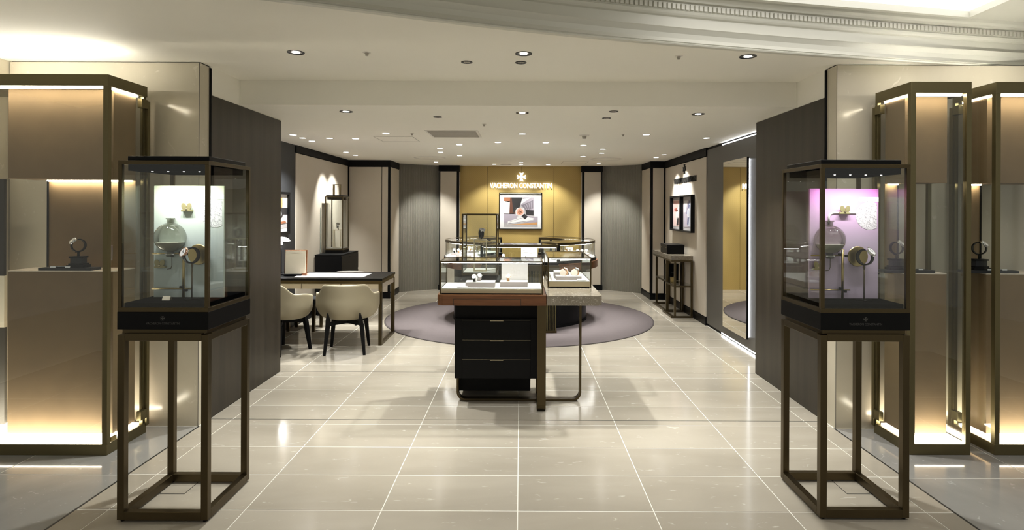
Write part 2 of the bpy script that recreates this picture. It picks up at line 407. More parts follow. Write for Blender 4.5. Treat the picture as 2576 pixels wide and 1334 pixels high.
# floor: pale grout bed with single stone tiles on it
fl = box('floor', (-7.0, -5.0, -0.10), (7.0, 11.9, -0.0012), M_grout)
tag(fl, 'polished beige stone tile floor of the boutique with pale joints', 'floor', kind='structure')
flx, fly, flz = fl.location
def tile(name, x0, x1, y0, y1, mat):
    g = 0.0028
    if x1 - x0 < 0.02 or y1 - y0 < 0.02: return
    box(name, (x0 + g - flx, y0 + g * 1.5 - fly, -0.0012 - flz), (x1 - g - flx, y1 - g * 1.5 - fly, 0.0 - flz), mat, fl)
rows = [1.412, 1.812, 2.212, 2.612, 3.012, 3.413, 3.814, 4.214, 4.309, 4.613, 5.015, 5.41, 5.573, 5.83, 6.22, 6.613, 7.007, 7.405, 7.805, 8.205, 8.605, 9.005, 9.405, 9.805, 10.205, 10.605, 11.005, 11.45]
cols_f = [XL, -2.11, -1.41, -0.71, -0.01, 0.69, 1.39, 2.09, XR]
cols_i = [-2.99, -2.81, -2.11, -1.41, -0.71, -0.01, 0.69, 1.39, 2.09, 2.50]
for a, b in zip(rows[:-1], rows[1:]):
    cols = cols_f if b <= 5.58 else cols_i
    for c, d in zip(cols[:-1], cols[1:]): tile('floor_tile', c, d, a, b, M_tile)
for sgn in (-1, 1):
    edge = XL if sgn < 0 else XR
    ys = [1.0, 1.8, 2.6, 3.4, 4.16]; xs = [0.006, 0.75, 1.55, 2.3]
    for a, b in zip(ys[:-1], ys[1:]):
        for c, d in zip(xs[:-1], xs[1:]):
            x0, x1 = sorted((edge + sgn * c, edge + sgn * d)); tile('marble_floor_tile', x0, x1, a, b, M_greyfloor)
    box('floor_seam', (edge - 0.006 - flx, 1.0 - fly, -0.0012 - flz), (edge + 0.006 - flx, 4.17 - fly, 0.0005 - flz), M_seam, fl)
for y in (4.309, 5.573):
    box('floor_seam', (XL - flx, y - 0.0025 - fly, -0.0012 - flz), (XR - flx, y + 0.0025 - fly, 0.0003 - flz), M_seam, fl)

# cornice line in plan: the edge of the low front ceiling
KP = [(-6.2, 0.30), (-4.6, 1.25), (-3.2, 2.02), (-2.1, 2.56), (-1.229, 2.925), (-0.069, 3.380), (0.976, 3.691), (2.3, 4.005), (3.656, 4.26), (5.2, 4.50)]
def curve_y(x):
    for i in range(len(KP) - 1):
        if KP[i][0] <= x <= KP[i + 1][0]: break
    p0 = KP[max(0, i - 1)]; p1 = KP[i]; p2 = KP[i + 1]; p3 = KP[min(len(KP) - 1, i + 2)]
    m1 = (p2[1] - p0[1]) / (p2[0] - p0[0]); m2 = (p3[1] - p1[1]) / (p3[0] - p1[0]); h = p2[0] - p1[0]; t = (x - p1[0]) / h
    return (2*t**3 - 3*t*t + 1) * p1[1] + (t**3 - 2*t*t + t) * h * m1 + (-2*t**3 + 3*t*t) * p2[1] + (t**3 - t*t) * h * m2
xs = [-4.6 + 0.1 * i for i in range(93)]
V = []; F = []
for x in xs: V += [(x, curve_y(x), ZF), (x, 5.05, ZF)]
for i in range(len(xs) - 1): F.append((2*i, 2*i+1, 2*i+3, 2*i+2))
ce = mk('ceiling', V, F, M_ceil)
tag(ce, 'smooth cream plaster ceiling with recessed lights and a lower inner level', 'ceiling', kind='structure')
mk('inner_ceiling', [(-3.2, 4.755, ZI), (2.7, 4.755, ZI), (2.7, 11.7, ZI), (-3.2, 11.7, ZI)], [(0, 1, 2, 3)], M_ceil, ce)
mk('ceiling_step', [(XL, 4.755, ZI), (XR, 4.755, ZI), (XR, 4.755, ZF), (XL, 4.755, ZF)], [(0, 1, 2, 3)], M_ceil, ce)
SKX0, SKX1, SKY0 = 0.95, 3.075, 1.6
sk = lambda x: 3.395 + 0.206 * x
V = []; F = []
def quad(a, b, c, d):
    n = len(V); V.extend([a, b, c, d]); F.append((n, n+1, n+2, n+3))
xs2 = sorted(set([-4.6 + 0.2 * i for i in range(47)] + [SKX0, SKX1]))
for a, b in zip(xs2[:-1], xs2[1:]):
    ya, yb = curve_y(a) - 0.05, curve_y(b) - 0.05
    if a >= SKX0 - 1e-6 and b <= SKX1 + 1e-6:
        quad((a, -1.5, ZU), (b, -1.5, ZU), (b, SKY0, ZU), (a, SKY0, ZU))
        quad((a, sk(a), ZU), (b, sk(b), ZU), (b, yb, ZU), (a, ya, ZU))
    else: quad((a, -1.5, ZU), (b, -1.5, ZU), (b, yb, ZU), (a, ya, ZU))
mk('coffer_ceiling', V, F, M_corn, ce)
# cornice mouldings swept along the line, dentils one by one
co = thing('trim_1', 'classical cream plaster cornice with dentils curving across the front ceiling', 'cornice', kind='structure')
prof = [(0.03, ZF), (-0.012, ZF - 0.002), (-0.016, ZF + 0.006), (-0.010, ZF + 0.012), (-0.016, ZF + 0.016), (-0.010, ZF + 0.024), (0.0, ZF + 0.026),
        (0.010, ZF + 0.045), (0.006, ZF + 0.075), (-0.012, ZF + 0.100), (-0.018, ZF + 0.106), (0.006, ZF + 0.108), (0.010, ZF + 0.115), (0.010, ZF + 0.178),
        (-0.004, ZF + 0.184), (-0.012, ZF + 0.194), (-0.018, ZF + 0.206), (-0.012, ZF + 0.212), (-0.014, ZF + 0.214), (-0.014, ZF + 0.262), (-0.036, ZF + 0.264),
        (-0.040, ZF + 0.276), (-0.055, ZF + 0.290), (-0.066, ZF + 0.312), (0.06, ZF + 0.33)]
V = []; F = []; k = len(prof)
for x in xs:
    y = curve_y(x); dy = (curve_y(min(4.6, x + 0.02)) - curve_y(max(-4.6, x - 0.02))) / 0.04; n = Vector((-dy, 1)).normalized()
    for d, z in prof: V.append((x + n.x * d, y + n.y * d, z))
for i in range(len(xs) - 1):
    for p in range(k - 1): F.append((i*k+p, i*k+k+p, i*k+k+p+1, i*k+p+1))
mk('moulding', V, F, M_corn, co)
x = -0.9
while x < 4.0:
    y = curve_y(x); dy = (curve_y(x + 0.02) - curve_y(x - 0.02)) / 0.04; a = math.atan(dy)
    box('dentil', (x - 0.0105, y - 0.028, ZF + 0.218), (x + 0.0105, y + 0.004, ZF + 0.252), M_corn, co, rot=(0, 0, a))
    x += 0.032 * math.cos(a)
# skylight in the coffer
so = thing('window_1', 'bright white skylight panel framed by mouldings in the ceiling coffer', 'skylight', kind='structure')
pl = [(SKX0, SKY0), (SKX1, SKY0), (SKX1, sk(SKX1)), (SKX0, sk(SKX0))]
mk('light_panel', [(x, y, ZU + 0.025) for x, y in pl], [(0, 1, 2, 3)], M_sky, so)
mk('reveal', [(x, y, z) for z in (ZU, ZU + 0.025) for x, y in pl], [(i, (i+1) % 4, 4 + (i+1) % 4, 4 + i) for i in range(4)], M_corn, so)
def frame_loop(name, off, w, h, dz):
    cx = sum(p[0] for p in pl) / 4; cy = sum(p[1] for p in pl) / 4
    pts = []
    for x, y in pl: pts.append((x + (off if x > cx else -off), y + (off if y > cy else -off), ZU - dz))
    sweep(name, pts, rect(w, h), M_corn, so, closed=True)
frame_loop('frame_moulding', 0.012, 0.024, 0.030, 0.004); frame_loop('frame_moulding', 0.045, 0.020, 0.018, 0.004)

# wood piers and stone fronts
def pier(name, s, x, label):
    # s = -1 left, +1 right
    w = thing(name, label, 'wall', kind='structure')
    xi = x; xo = x + s * 2.6
    a, b = sorted((xi, xo))
    box('wood_panel', (a, 4.313, 0.0), (b, 5.573, ZI - 0.008), M_dwood, w)
    box('plaster_head', (a + (0.004 if s > 0 else 0), 4.313, ZI - 0.008), (b - (0.004 if s < 0 else 0), 5.573, ZF), M_ceil, w)
    box('black_edge', (x - 0.004 if s > 0 else x - 0.02, 4.297, 0.0), (x + 0.02 if s > 0 else x + 0.004, 4.313, ZF - 0.012), M_blackm, w)
    xo2 = -3.63 if s < 0 else 3.68
    c, d = sorted((x + s * 0.008, xo2))
    box('stone_facing', (c, 4.165, 0.0), (d, 4.297, ZF - 0.006), M_stonewall, w)
    box('stone_edge_joint', (x + s * 0.008 - 0.0015, 4.1645, 0.0), (x + s * 0.008 + 0.0015, 4.166, ZF - 0.006), M_seam, w)
    box('black_top_reveal', (c, 4.18, ZF - 0.006), (d, 4.297, ZF), M_blackm, w)
    return w
pier('wall_left_pier', -1, XL, 'dark walnut pier with beige marble front beside the entrance on the left')
pier('wall_right_pier', 1, XR, 'dark walnut pier with beige marble front beside the entrance on the right')
# outer ends so that the side zones close off
w = box('wall_left_outer', (-4.6, 4.05, 0), (-3.64, 4.3, ZF), M_stonewall); tag(w, 'grey stone wall beyond the far left showcase', 'wall', kind='structure')
w = box('wall_right_outer', (3.69, 4.1, 0), (4.6, 4.3, ZF), M_stonewall); tag(w, 'stone wall beyond the far right showcase', 'wall', kind='structure')

# inner walls
w = thing('wall_left', 'left inner wall with charcoal panel, cream leather panel and black header', 'wall', kind='structure')
box('backing', (-3.12, 5.573, 0), (-2.995, 10.6, ZI), M_blackm, w)
box('charcoal_panel', (-2.995, 5.58, 0.0), (-2.985, 7.745, ZI), M_char, w)
box('cream_panel', (-2.995, 7.775, 0.105), (-2.977, 10.09, 2.285), M_cream, w, 0.003)
box('header', (-2.995, 7.76, 2.295), (-2.970, 10.13, ZI), M_blackm, w)
box('baseboard', (-2.995, 7.76, 0), (-2.970, 10.13, 0.095), M_black, w)
w = thing('wall_right', 'right inner wall, dark striated half and cream leather half with black header', 'wall', kind='structure')
box('backing', (2.515, 5.573, 0), (2.64, 10.6, ZI), M_blackm, w)
box('striated_panel', (2.50, 5.573, 0.035), (2.515, 7.865, ZI - 0.035), M_ribwall, w)
box('cream_panel', (2.493, 7.90, 0.112), (2.512, 10.10, 2.268), M_cream, w, 0.003)
box('header', (2.485, 7.873, 2.278), (2.515, 10.13, ZI), M_blackm, w)
box('baseboard', (2.485, 7.873, 0), (2.515, 10.13, 0.105), M_black, w)
box('cove_light', (2.503, 5.62, ZI - 0.030), (2.513, 7.3, ZI - 0.022), M_led_white, w)
box('floor_light', (2.503, 5.62, 0.018), (2.513, 7.3, 0.026), M_led_white, w)

# leather-faced columns flanking the curved walls
def column(name, label, x0, x1, y0, y1, strips, side_x, side_face):
    c = thing(name, label, 'column', (0, 0, 0), kind='structure')
    box('core', (x0, y0 + 0.01, 0.02), (x1, y1, ZI - 0.02), M_blackm, c)
    box('cap', (x0 - 0.012, y0 - 0.012, 2.283), (x1 + 0.012, y1, ZI), M_blackm, c)
    box('plinth', (x0 - 0.012, y0 - 0.012, 0), (x1 + 0.012, y1, 0.098), M_black, c)
    for a, b in strips: box('leather_strip', (a, y0, 0.108), (b, y0 + 0.02, 2.273), M_cream, c, 0.004)
    if side_face:
        s, e = (side_x, side_x + 0.012 * side_face)
        box('side_leather', (min(s, e), y0 + 0.05, 0.108), (max(s, e), y1 - 0.03, 2.273), M_cream, c, 0.004)
    return c
column('wall_left_column', 'wide cream leather column with black edges at the left end of the curved wall', -2.975, -2.262, 10.13, 10.86, [(-2.965, -2.407), (-2.397, -2.297)], -2.262, 1)
column('wall_right_column', 'narrow cream leather column with black edges beside the right curved wall', 2.247, 2.485, 10.13, 10.86, [(2.285, 2.475)], 2.247, -1)
column('wall_back_column_left', 'cream leather column with black cap left of the gold wall', -1.566, -1.19, 11.25, 11.55, [(-1.545, -1.232)], -1.19, 1)
column('wall_back_column_right', 'cream leather column with black cap right of the gold wall', 1.18, 1.558, 11.25, 11.55, [(1.222, 1.538)], 1.18, -1)

# curved ribbed walls
def ribwall(name, label, a0, a1):
    n = int(abs(a1 - a0) * R(1) * 3.32 / 0.0225); V = []; F = []
    for i in range(n * 4 + 1):
        a = R(a0 + (a1 - a0) * i / (n * 4)); r = 3.31 - (0.009 if i % 4 in (1, 2) else 0.0)
        V += [(CX + r * math.cos(a), CY + r * math.sin(a), z) for z in (0, ZI)]
    for i in range(n * 4): F.append((2*i, 2*i+2, 2*i+3, 2*i+1))
    o = mk(name, V, F, M_rib); tag(o, label, 'wall', kind='structure')
    return o
ribwall('wall_back_ribbed_left', 'curved grey bronze ribbed wall left of the gold panel', 117, 135)
ribwall('wall_back_ribbed_right', 'curved grey bronze ribbed wall right of the gold panel', 45, 63)
# gold chevron wall in three panels
w = thing('wall_back', 'gold chevron veneer wall behind the illuminated name', 'wall', kind='structure')
for a, b in ((-1.30, -0.652), (-0.648, 0.638), (0.642, 1.30)): box('veneer_panel', (a, 11.42, 0), (b, 11.46, ZI), M_gold, w, 0.0015)
bk = box('wall_back_outer', (-3.2, 11.72, 0), (2.7, 11.8, ZI), M_blackm); tag(bk, 'dark outer wall hidden behind the curved panels', 'wall', kind='structure')

# round rug
rg = thing('round_rug', 'large round mauve rug with dark binding under the curved counter', 'rug', (CX, CY, 0))
lathe('pile', [(0, 0.001), (1.878, 0.001), (1.878, 0.009), (0, 0.009)], M_rug, rg, seg=96)
lathe('binding', [(1.878, 0.0005), (1.895, 0.0005), (1.895, 0.008), (1.878, 0.0095)], M_rugedge, rg, seg=96)

# ---------------------------------------------------------------- ceiling fittings
def downlight(x, y, z, kind, label, power, group, aim=None, cone=75, tint=(0.985, 0.99, 0.93)):
    o = thing('downlight', label, 'downlight', (x, y, z), group=group)
    if kind == 'large':
        lathe('rim', [(0.030, -0.001), (0.052, -0.001), (0.056, -0.004), (0.056, 0.0), (0.030, 0.0)], M_rimb, o, seg=28)
        lathe('inner_ring', [(0.027, -0.0015), (0.032, -0.003), (0.036, -0.0015)], M_chrome, o, seg=28)
        lathe('lens', [(0, -0.0028), (0.026, -0.0022)], M_lens, o, seg=24)
    elif kind == 'grid':
        lathe('rim', [(0.0, -0.001), (0.036, -0.001), (0.040, -0.004), (0.040, 0.0), (0.0, 0.0)], M_rimb, o, seg=24)
        for q in range(3): box('reflector_cell', (-0.020 + q * 0.0145, -0.018, -0.0025), (-0.009 + q * 0.0145, 0.018, -0.0015), M_grille, o)
    else:
        lathe('rim', [(0.036, -0.001), (0.046, -0.003), (0.050, -0.001), (0.050, 0.0), (0.036, 0.0)], M_rimw, o, seg=24)
        lathe('lens', [(0, -0.002), (0.036, -0.0015)], M_lens, o, seg=20)
    if power:
        l = bpy.data.lights.new('bulb', 'SPOT'); l.energy = power * SPOT; l.spot_size = R(cone); l.spot_blend = 0.7; l.shadow_soft_size = 0.035; l.color = tint
        lo = bpy.data.objects.new('bulb', l); link(lo, o, (0, 0, -0.012))
        if aim:
            d = Vector(aim) - Vector((x, y, z)); lo.rotation_euler = d.to_track_quat('-Z', 'Y').to_euler()
    return o
GF, GI, GW = 'large black-rimmed lights of the front ceiling', 'black-rimmed lights of the inner ceiling', 'white-rimmed inner downlights'
downlight(-1.50, 3.90, ZF, 'large', 'large black-rimmed downlight above the left pedestal, leftmost on the front ceiling', 42, GF, aim=(-1.7, 3.1, 0), cone=80)
downlight(0.015, 3.91, ZF, 'large', 'large black-rimmed downlight in the middle of the front ceiling', 26, GF, aim=(0.0, 3.4, 0), cone=90)
downlight(1.53, 3.96, ZF, 'large', 'large black-rimmed downlight on the front ceiling beside the cornice on the right', 42, GF, aim=(1.7, 3.1, 0), cone=80)
downlight(-0.385, 4.14, ZF, 'grid', 'small dark louvred downlight left of centre on the front ceiling', 0, 'louvred lights')
downlight(-0.003, 4.146, ZF, 'grid', 'small dark louvred downlight just behind the middle large one', 0, 'louvred lights')
downlight(-1.51, 5.06, ZI, 'large', 'black-rimmed downlight behind the ceiling step on the left', 55, GI, cone=95)
downlight(0.01, 5.09, ZI, 'large', 'black-rimmed downlight behind the ceiling step in the middle', 60, GI, aim=(0, 4.8, 0.9), cone=80)
downlight(1.546, 5.12, ZI, 'large', 'black-rimmed downlight behind the ceiling step on the right', 55, GI, cone=95)
downlight(-0.76, 5.34, ZI, 'grid', 'small dark louvred downlight in front of the air grille', 0, 'louvred lights')
downlight(0.789, 5.0, ZI, 'grid', 'small dark louvred downlight nearest the ceiling step, right of centre', 0, 'louvred lights')
downlight(0.782, 5.37, ZI, 'grid', 'small dark louvred downlight, the farther of the pair right of centre', 0, 'louvred lights')
for (x, y, lab, pw, aim, cone) in [
    (-2.60, 6.69, 'leftmost white downlight, nearest of the row along the left wall', 35, (-2.55, 6.8, 0), 80),
    (-2.60, 6.985, 'white downlight second from the left pier in the row along the left wall', 35, (-2.95, 7.2, 1.4), 70),
    (-2.60, 7.29, 'white downlight third from the left pier in the row along the left wall', 30, (-2.9, 7.6, 0.6), 80),
    (-2.287, 6.997, 'white downlight above the desk, left of two', 45, (-2.25, 6.95, 0.7), 70),
    (-1.984, 7.026, 'white downlight above the desk, right of two', 45, (-1.98, 6.95, 0.7), 70),
    (-1.498, 6.50, 'white downlight between the desk and the air grille', 45, None, 95),
    (0.012, 6.52, 'white downlight in the middle of the inner ceiling, ahead of the counter', 40, None, 95),
    (1.398, 6.547, 'white downlight left of the mirror end of the ceiling', 45, None, 95),
    (2.16, 6.835, 'rightmost white downlight in front of the tall mirror', 35, (2.1, 6.9, 0), 80),
    (-1.119, 8.09, 'white downlight above the left end of the counter, nearer of two', 36, (-0.9, 8.2, 0.9), 60),
    (-1.185, 8.653, 'white downlight above the left end of the counter, farther of two', 40, (-0.9, 8.6, 0.9), 60),
    (-0.802, 7.63, 'white downlight above the front left of the curved counter', 36, (-0.7, 7.9, 0.9), 60),
    (-0.29, 7.363, 'white downlight above the counter front, left of centre', 36, (-0.2, 7.7, 0.9), 60),
    (0.31, 7.364, 'white double downlight above the counter front, right of centre', 36, (0.2, 7.7, 0.9), 60),
    (0.814, 7.647, 'white downlight above the front right of the curved counter', 36, (0.7, 7.9, 0.9), 60),
    (1.135, 8.139, 'white downlight above the right end of the counter, nearer of two', 36, (0.9, 8.2, 0.9), 60),
    (1.199, 8.712, 'white downlight above the right end of the counter, farther of two', 40, (0.9, 8.6, 0.9), 60),
    (0.978, 9.245, 'white downlight above the back right of the curved counter', 35, None, 80),
    (-0.964, 9.206, 'white downlight above the back left of the curved counter', 35, None, 80),
    (-1.516, 10.452, 'white downlight in front of the left ribbed wall', 40, (-1.75, 11.2, 0.55), 75),
    (1.401, 10.546, 'white downlight in front of the right ribbed wall', 40, (1.7, 11.2, 0.55), 75),
    (-0.497, 10.932, 'white downlight washing the left of the gold wall', 22, (-0.70, 11.42, 0.6), 85),
    (0.004, 10.50, 'white downlight before the lit emblem, farther from the gold wall', 13, (0.0, 11.42, 1.5), 55),
    (0.004, 10.964, 'white downlight before the lit emblem, closest to the gold wall', 10, (0.0, 11.42, 1.0), 70),
    (0.51, 11.006, 'white downlight washing the right of the gold wall', 22, (0.70, 11.42, 0.6), 85),
    (-2.601, 8.711, 'white downlight above the black sideboard, nearer of two', 38, (-2.95, 8.9, 1.3), 70),
    (-2.598, 9.203, 'white downlight above the black sideboard, farther of two', 36, (-2.97, 9.3, 1.2), 75),
    (2.174, 8.918, 'white downlight above the consoles, nearer of two', 40, (2.47, 8.8, 1.6), 70),
    (2.164, 9.389, 'white downlight above the consoles, farther of two', 36, (2.47, 9.3, 1.5), 70)]:
    downlight(x, y, ZI, 'small', lab, pw, GW, aim, cone)
def sprinkler(x, y, z, label, r=0.022):
    o = thing('sprinkler', label, 'sprinkler', (x, y, z), group='ceiling sprinkler heads')
    lathe('flange', [(0, -0.004), (r * 0.9, -0.004), (r, 0), (0, 0)], M_rimw, o, seg=20)
    lathe('head', [(0, -0.022), (r * 0.36, -0.022), (r * 0.36, -0.012), (r * 0.5, -0.010), (r * 0.5, -0.004), (0, -0.004)], M_grille, o, seg=14)
sprinkler(-1.028, 3.90, ZF, 'small ceiling sprinkler on the front ceiling, left', 0.028)
sprinkler(1.063, 3.96, ZF, 'small ceiling sprinkler on the front ceiling near the cornice', 0.028)
sprinkler(-0.364, 5.773, ZI, 'small ceiling sprinkler behind the step near the grille')
sprinkler(-1.209, 6.507, ZI, 'tiny ceiling sprinkler left of the air grille')
sprinkler(1.132, 6.52, ZI, 'tiny ceiling sprinkler right of the smoke detector')
o = thing('smoke_detector', 'round white smoke detector with dark sensor on the inner ceiling', 'detector', (0.712, 6.60, ZI))
lathe('base', [(0, -0.012), (0.05, -0.010), (0.06, 0), (0, 0)], M_rimw, o); lathe('sensor', [(0, -0.04), (0.022, -0.04), (0.026, -0.012), (0, -0.012)], M_grille, o, seg=18)
o = thing('air_grille', 'flat grey rectangular air grille in the inner ceiling', 'vent', (-0.745, 6.53, ZI))
box('frame', (-0.285, -0.29, -0.006), (0.285, 0.29, 0.0), M_rimw, o, 0.002); box('grille', (-0.26, -0.265, -0.0075), (0.26, 0.265, -0.005), M_grille, o)
for q in range(10): box('louvre', (-0.26, -0.25 + q * 0.055, -0.0095), (0.26, -0.235 + q * 0.055, -0.007), M_grille, o)
def hatch(x0, x1, y0, y1, label):
    o = thing('access_hatch', label, 'hatch', ((x0 + x1) / 2, (y0 + y1) / 2, ZI)); a, b = (x1 - x0) / 2, (y1 - y0) / 2
    box('panel', (-a, -b, -0.001), (a, b, 0), M_ceil, o)
    for s in (-1, 1):
        box('gap', (-a, s * b - 0.004, -0.0018), (a, s * b + 0.004, -0.0003), M_grille, o); box('gap', (s * a - 0.004, -b, -0.0018), (s * a + 0.004, b, -0.0003), M_grille, o)
hatch(-1.715, -1.26, 6.82, 7.28, 'square access hatch outline in the ceiling left of the grille')
hatch(0.74, 1.18, 10.25, 10.75, 'square access hatch outline in the ceiling by the gold wall')
for x, y, lab in ((-1.49, 9.60, 'round flush ceiling speaker before the left ribbed wall'), (1.406, 9.69, 'round flush ceiling speaker before the right ribbed wall')):
    o = thing('ceiling_speaker', lab, 'speaker', (x, y, ZI), group='flush ceiling speakers')
    lathe('ring', [(0.23, -0.001), (0.25, -0.008), (0.262, -0.001), (0.262, 0), (0.23, 0)], M_rimw, o, seg=40); lathe('cover', [(0, -0.003), (0.228, -0.003), (0.228, 0), (0, 0)], M_ceil, o, seg=40)
o = thing('ceiling_diffuser', 'small flat oval ceiling diffuser beside the lights over the gold wall', 'vent', (-0.28, 10.95, ZI))
lathe('ring', [(0.06, -0.001), (0.10, -0.006), (0.11, 0), (0.06, 0)], M_grille, o); lathe('cone', [(0, -0.004), (0.06, -0.002), (0.06, 0), (0, 0)], M_rimw, o)

# ---------------------------------------------------------------- watches
def watch(label, loc, rotz=0.0, s=1.0, tilt=40, strap=None, case=None, dial=None, group=None, kind='ring'):
    """watch buckled round an invisible wrist: closed band, case with lugs, dial and crown; the ring's axis is local X"""
    strap = strap or M_black; case = case or M_chrome; dial = dial or M_white
    o = thing('wristwatch', label, 'watch', loc, rotz, group)
    rr, bw = 0.026 * s, 0.0112 * s
    V = []; F = []; n = 28
    for i in range(n):
        a = 2 * math.pi * i / n; w = bw * (0.72 + 0.28 * (0.5 + 0.5 * math.sin(a - R(tilt))))
        for r, xx in ((rr - 0.001 * s, -w), (rr - 0.001 * s, w), (rr + 0.0035 * s, w), (rr + 0.0035 * s, -w)): V.append((xx, -math.cos(a) * r, rr + 0.002 * s + math.sin(a) * r * 1.05))
    for i in range(n):
        for p in range(4): F.append((i*4+p, ((i+1) % n)*4+p, ((i+1) % n)*4+(p+1) % 4, i*4+(p+1) % 4))
    mk('strap', V, F, strap, o, sm=False)
    t = R(tilt); c = Vector((0, -math.cos(t) * (rr + 0.004 * s), rr + 0.002 * s + math.sin(t) * (rr + 0.004 * s) * 1.05))
    rx = R(90) - t + 0.0
    rot = (R(90) - t, 0, 0)
    rc = 0.0195 * s
    lathe('case', [(0, -0.004 * s), (rc, -0.004 * s), (rc * 1.03, 0.001 * s), (rc * 0.95, 0.0045 * s), (rc * 0.86, 0.0045 * s), (rc * 0.86, 0.003 * s), (0, 0.003 * s)], case, o, c, 24, rot)
    d = lathe('dial', [(0, 0.0034 * s), (rc * 0.84, 0.0034 * s)], dial, o, c, 24, rot)
    box('hands', (-0.0009 * s, -0.001 * s, 0.0042 * s), (0.0009 * s, 0.011 * s, 0.0046 * s), M_letter_black, d); box('hands', (-0.001 * s, -0.0009 * s, 0.0042 * s), (0.009 * s, 0.0009 * s, 0.0046 * s), M_letter_black, d)
    cr = cyl('crown', 0.003 * s, 0, 0.005 * s, case, o, c, 10, (0, R(90), 0)); cr.location = c + Vector((rc, 0, 0))
    return o

# ---------------------------------------------------------------- pedestal showcases in the foreground
def pedestal_case(side, cx, cy, board_mat, print_m, led_energy):
    L = 'left' if side < 0 else 'right'
    hue = 'mint green' if side < 0 else 'pink'
    o = thing('pedestal_showcase', 'tall bronze framed glass pedestal case holding the %s board' % hue, 'showcase', (cx, cy, 0), group='pedestal showcases by the entrance')
    h = 0.2235; p = 0.034
    for sx in (-1, 1):
        for sy in (-1, 1):
            x0, x1 = sorted((sx * h, sx * (h - p))); y0, y1 = sorted((sy * h, sy * (h - p)))
            box('leg', (x0, y0, 0.010), (x1, y1, 0.925), M_bronze, o, 0.0015)
            cyl('foot', 0.012, 0, 0.010, M_blackm, o, (sx * (h - 0.02), sy * (h - 0.02), 0), 14)
            box('case_post', (x0 + (0.008 if sx < 0 else 0.003), y0 + (0.008 if sy < 0 else 0.003), 1.062) if False else (min(sx * h, sx * (h - 0.019)), min(sy * h, sy * (h - 0.019)), 1.058), (max(sx * h, sx * (h - 0.019)), max(sy * h, sy * (h - 0.019)), 1.765), M_bronze, o, 0.001)
    for z0, z1 in ((0.008, 0.050), (0.894, 0.930)):
        for s in (-1, 1):
            y0, y1 = sorted((s * h, s * (h - p))); box('rail', (-h + p, y0, z0), (h - p, y1, z1), M_bronze, o, 0.0015)
            x0, x1 = sorted((s * h, s * (h - p))); box('rail', (x0, -h + p, z0), (x1, h - p, z1), M_bronze, o, 0.0015)
    for z0, z1 in ((1.037, 1.058), (1.765, 1.784)):
        for s in (-1, 1):
            y0, y1 = sorted((s * h, s * (h - 0.019))); box('case_rail', (-h, y0, z0), (h, y1, z1), M_bronze, o, 0.001)
            x0, x1 = sorted((s * h, s * (h - 0.019))); box('case_rail', (x0, -h + 0.019, z0), (x1, h - 0.019, z1), M_bronze, o, 0.001)
    box('shadow_gap', (-h + 0.015, -h + 0.015, 0.930), (h - 0.015, h - 0.015, 0.950), M_bronze, o)
    bd = box('black_band', (-h - 0.001, -h - 0.001, 0.950), (h + 0.001, h + 0.001, 1.037), M_black, o, 0.0015)
    tx = 0.02 * side * -1
    lettering('lettering', 'VACHERON CONSTANTIN', 0.165, 0.0115, 0.0006, M_letter_dark, bd, (0.0, -h - 0.001, -0.0125), (R(90), 0, 0), 0.01)
    slab('emblem', cross_outline(0.012), 0, 0.0006, M_letter_dark, bd, (0.0, -h - 0.001, 0.0125), (R(90), 0, 0))
    box('case_floor', (-h + 0.020, -h + 0.020, 1.037), (h - 0.020, h - 0.020, 1.078), M_velvet, o)
    box('lid_tray', (-h + 0.030, -h + 0.030, 1.735), (h - 0.030, h - 0.030, 1.786), M_velvet, o)
    box('lid', (-h + 0.020, -h + 0.040, 1.786), (h - 0.020, h - 0.020, 1.809), M_black, o, 0.003)
    g = h - 0.006
    box('glass_pane', (-h + 0.019, -g - 0.003, 1.058), (h - 0.019, -g + 0.003, 1.765), M_glass, o); box('glass_pane', (-h + 0.019, g - 0.003, 1.058), (h - 0.019, g + 0.003, 1.765), M_glass, o)
    box('glass_pane', (-g - 0.003, -h + 0.019, 1.058), (-g + 0.003, h - 0.019, 1.765), M_glass, o); box('glass_pane', (g - 0.003, -h + 0.019, 1.058), (g + 0.003, h - 0.019, 1.765), M_glass, o)
    for q in (-0.12, -0.04, 0.04, 0.12):
        sp = lathe('case_spot', [(0, -0.0015), (0.003, -0.0015), (0.005, 0)], M_lens, o, (q + 0.01, -0.135, 1.735), 12)
        l = bpy.data.lights.new('bulb', 'SPOT'); l.energy = led_energy; l.spot_size = R(125); l.spot_blend = 1.0; l.shadow_soft_size = 0.010; l.color = (1.0, 0.98, 0.95)
        lo = bpy.data.objects.new('bulb', l); link(lo, sp, (0, 0, -0.012), (R(22), 0, 0))
    # the display inside: printed board with rods, clips, flask and disc
    b = thing('display_board', '%s printed board with flask, brass rods and disc in the %s pedestal case' % (hue, L), 'display board', (cx, cy - 0.012, 1.078), group='display boards in the pedestal cases')
    bx0, bx1 = -0.178, 0.192
    pan = box('panel', (bx0, 0, 0), (bx1, 0.012, 0.590), board_mat, b, 0.001)
    # line print of an engraved jar, upper right
    pr = slab('jar_print', [(x, y) for x, y in disc_pts(0.145, 0.445, 0.075, 36) if x <= bx1 + 0.0], 0.0002, 0.001, print_m, b, (0, 0, 0), (R(90), 0, 0))
    slab('jar_rim_print', rrect(0.085, bx1, 0.520, 0.545, (0.008, 0, 0, 0.008)), 0.0002, 0.001, print_m, b, (0, 0, 0), (R(90), 0, 0))
    if side > 0: tube('white_pipe_print', [(-0.075, -0.001, 0.405), (-0.075, -0.001, 0.44), (-0.066, -0.001, 0.455), (-0.05, -0.001, 0.46), (0.07, -0.001, 0.46)], 0.0055, M_white, b)
    # round-bottomed flask fixed through the board
    fx, fz = -0.079, 0.318
    fp = [(0.0, -0.102), (0.018, -0.102), (0.021, -0.094), (0.017, -0.086), (0.017, -0.078)]
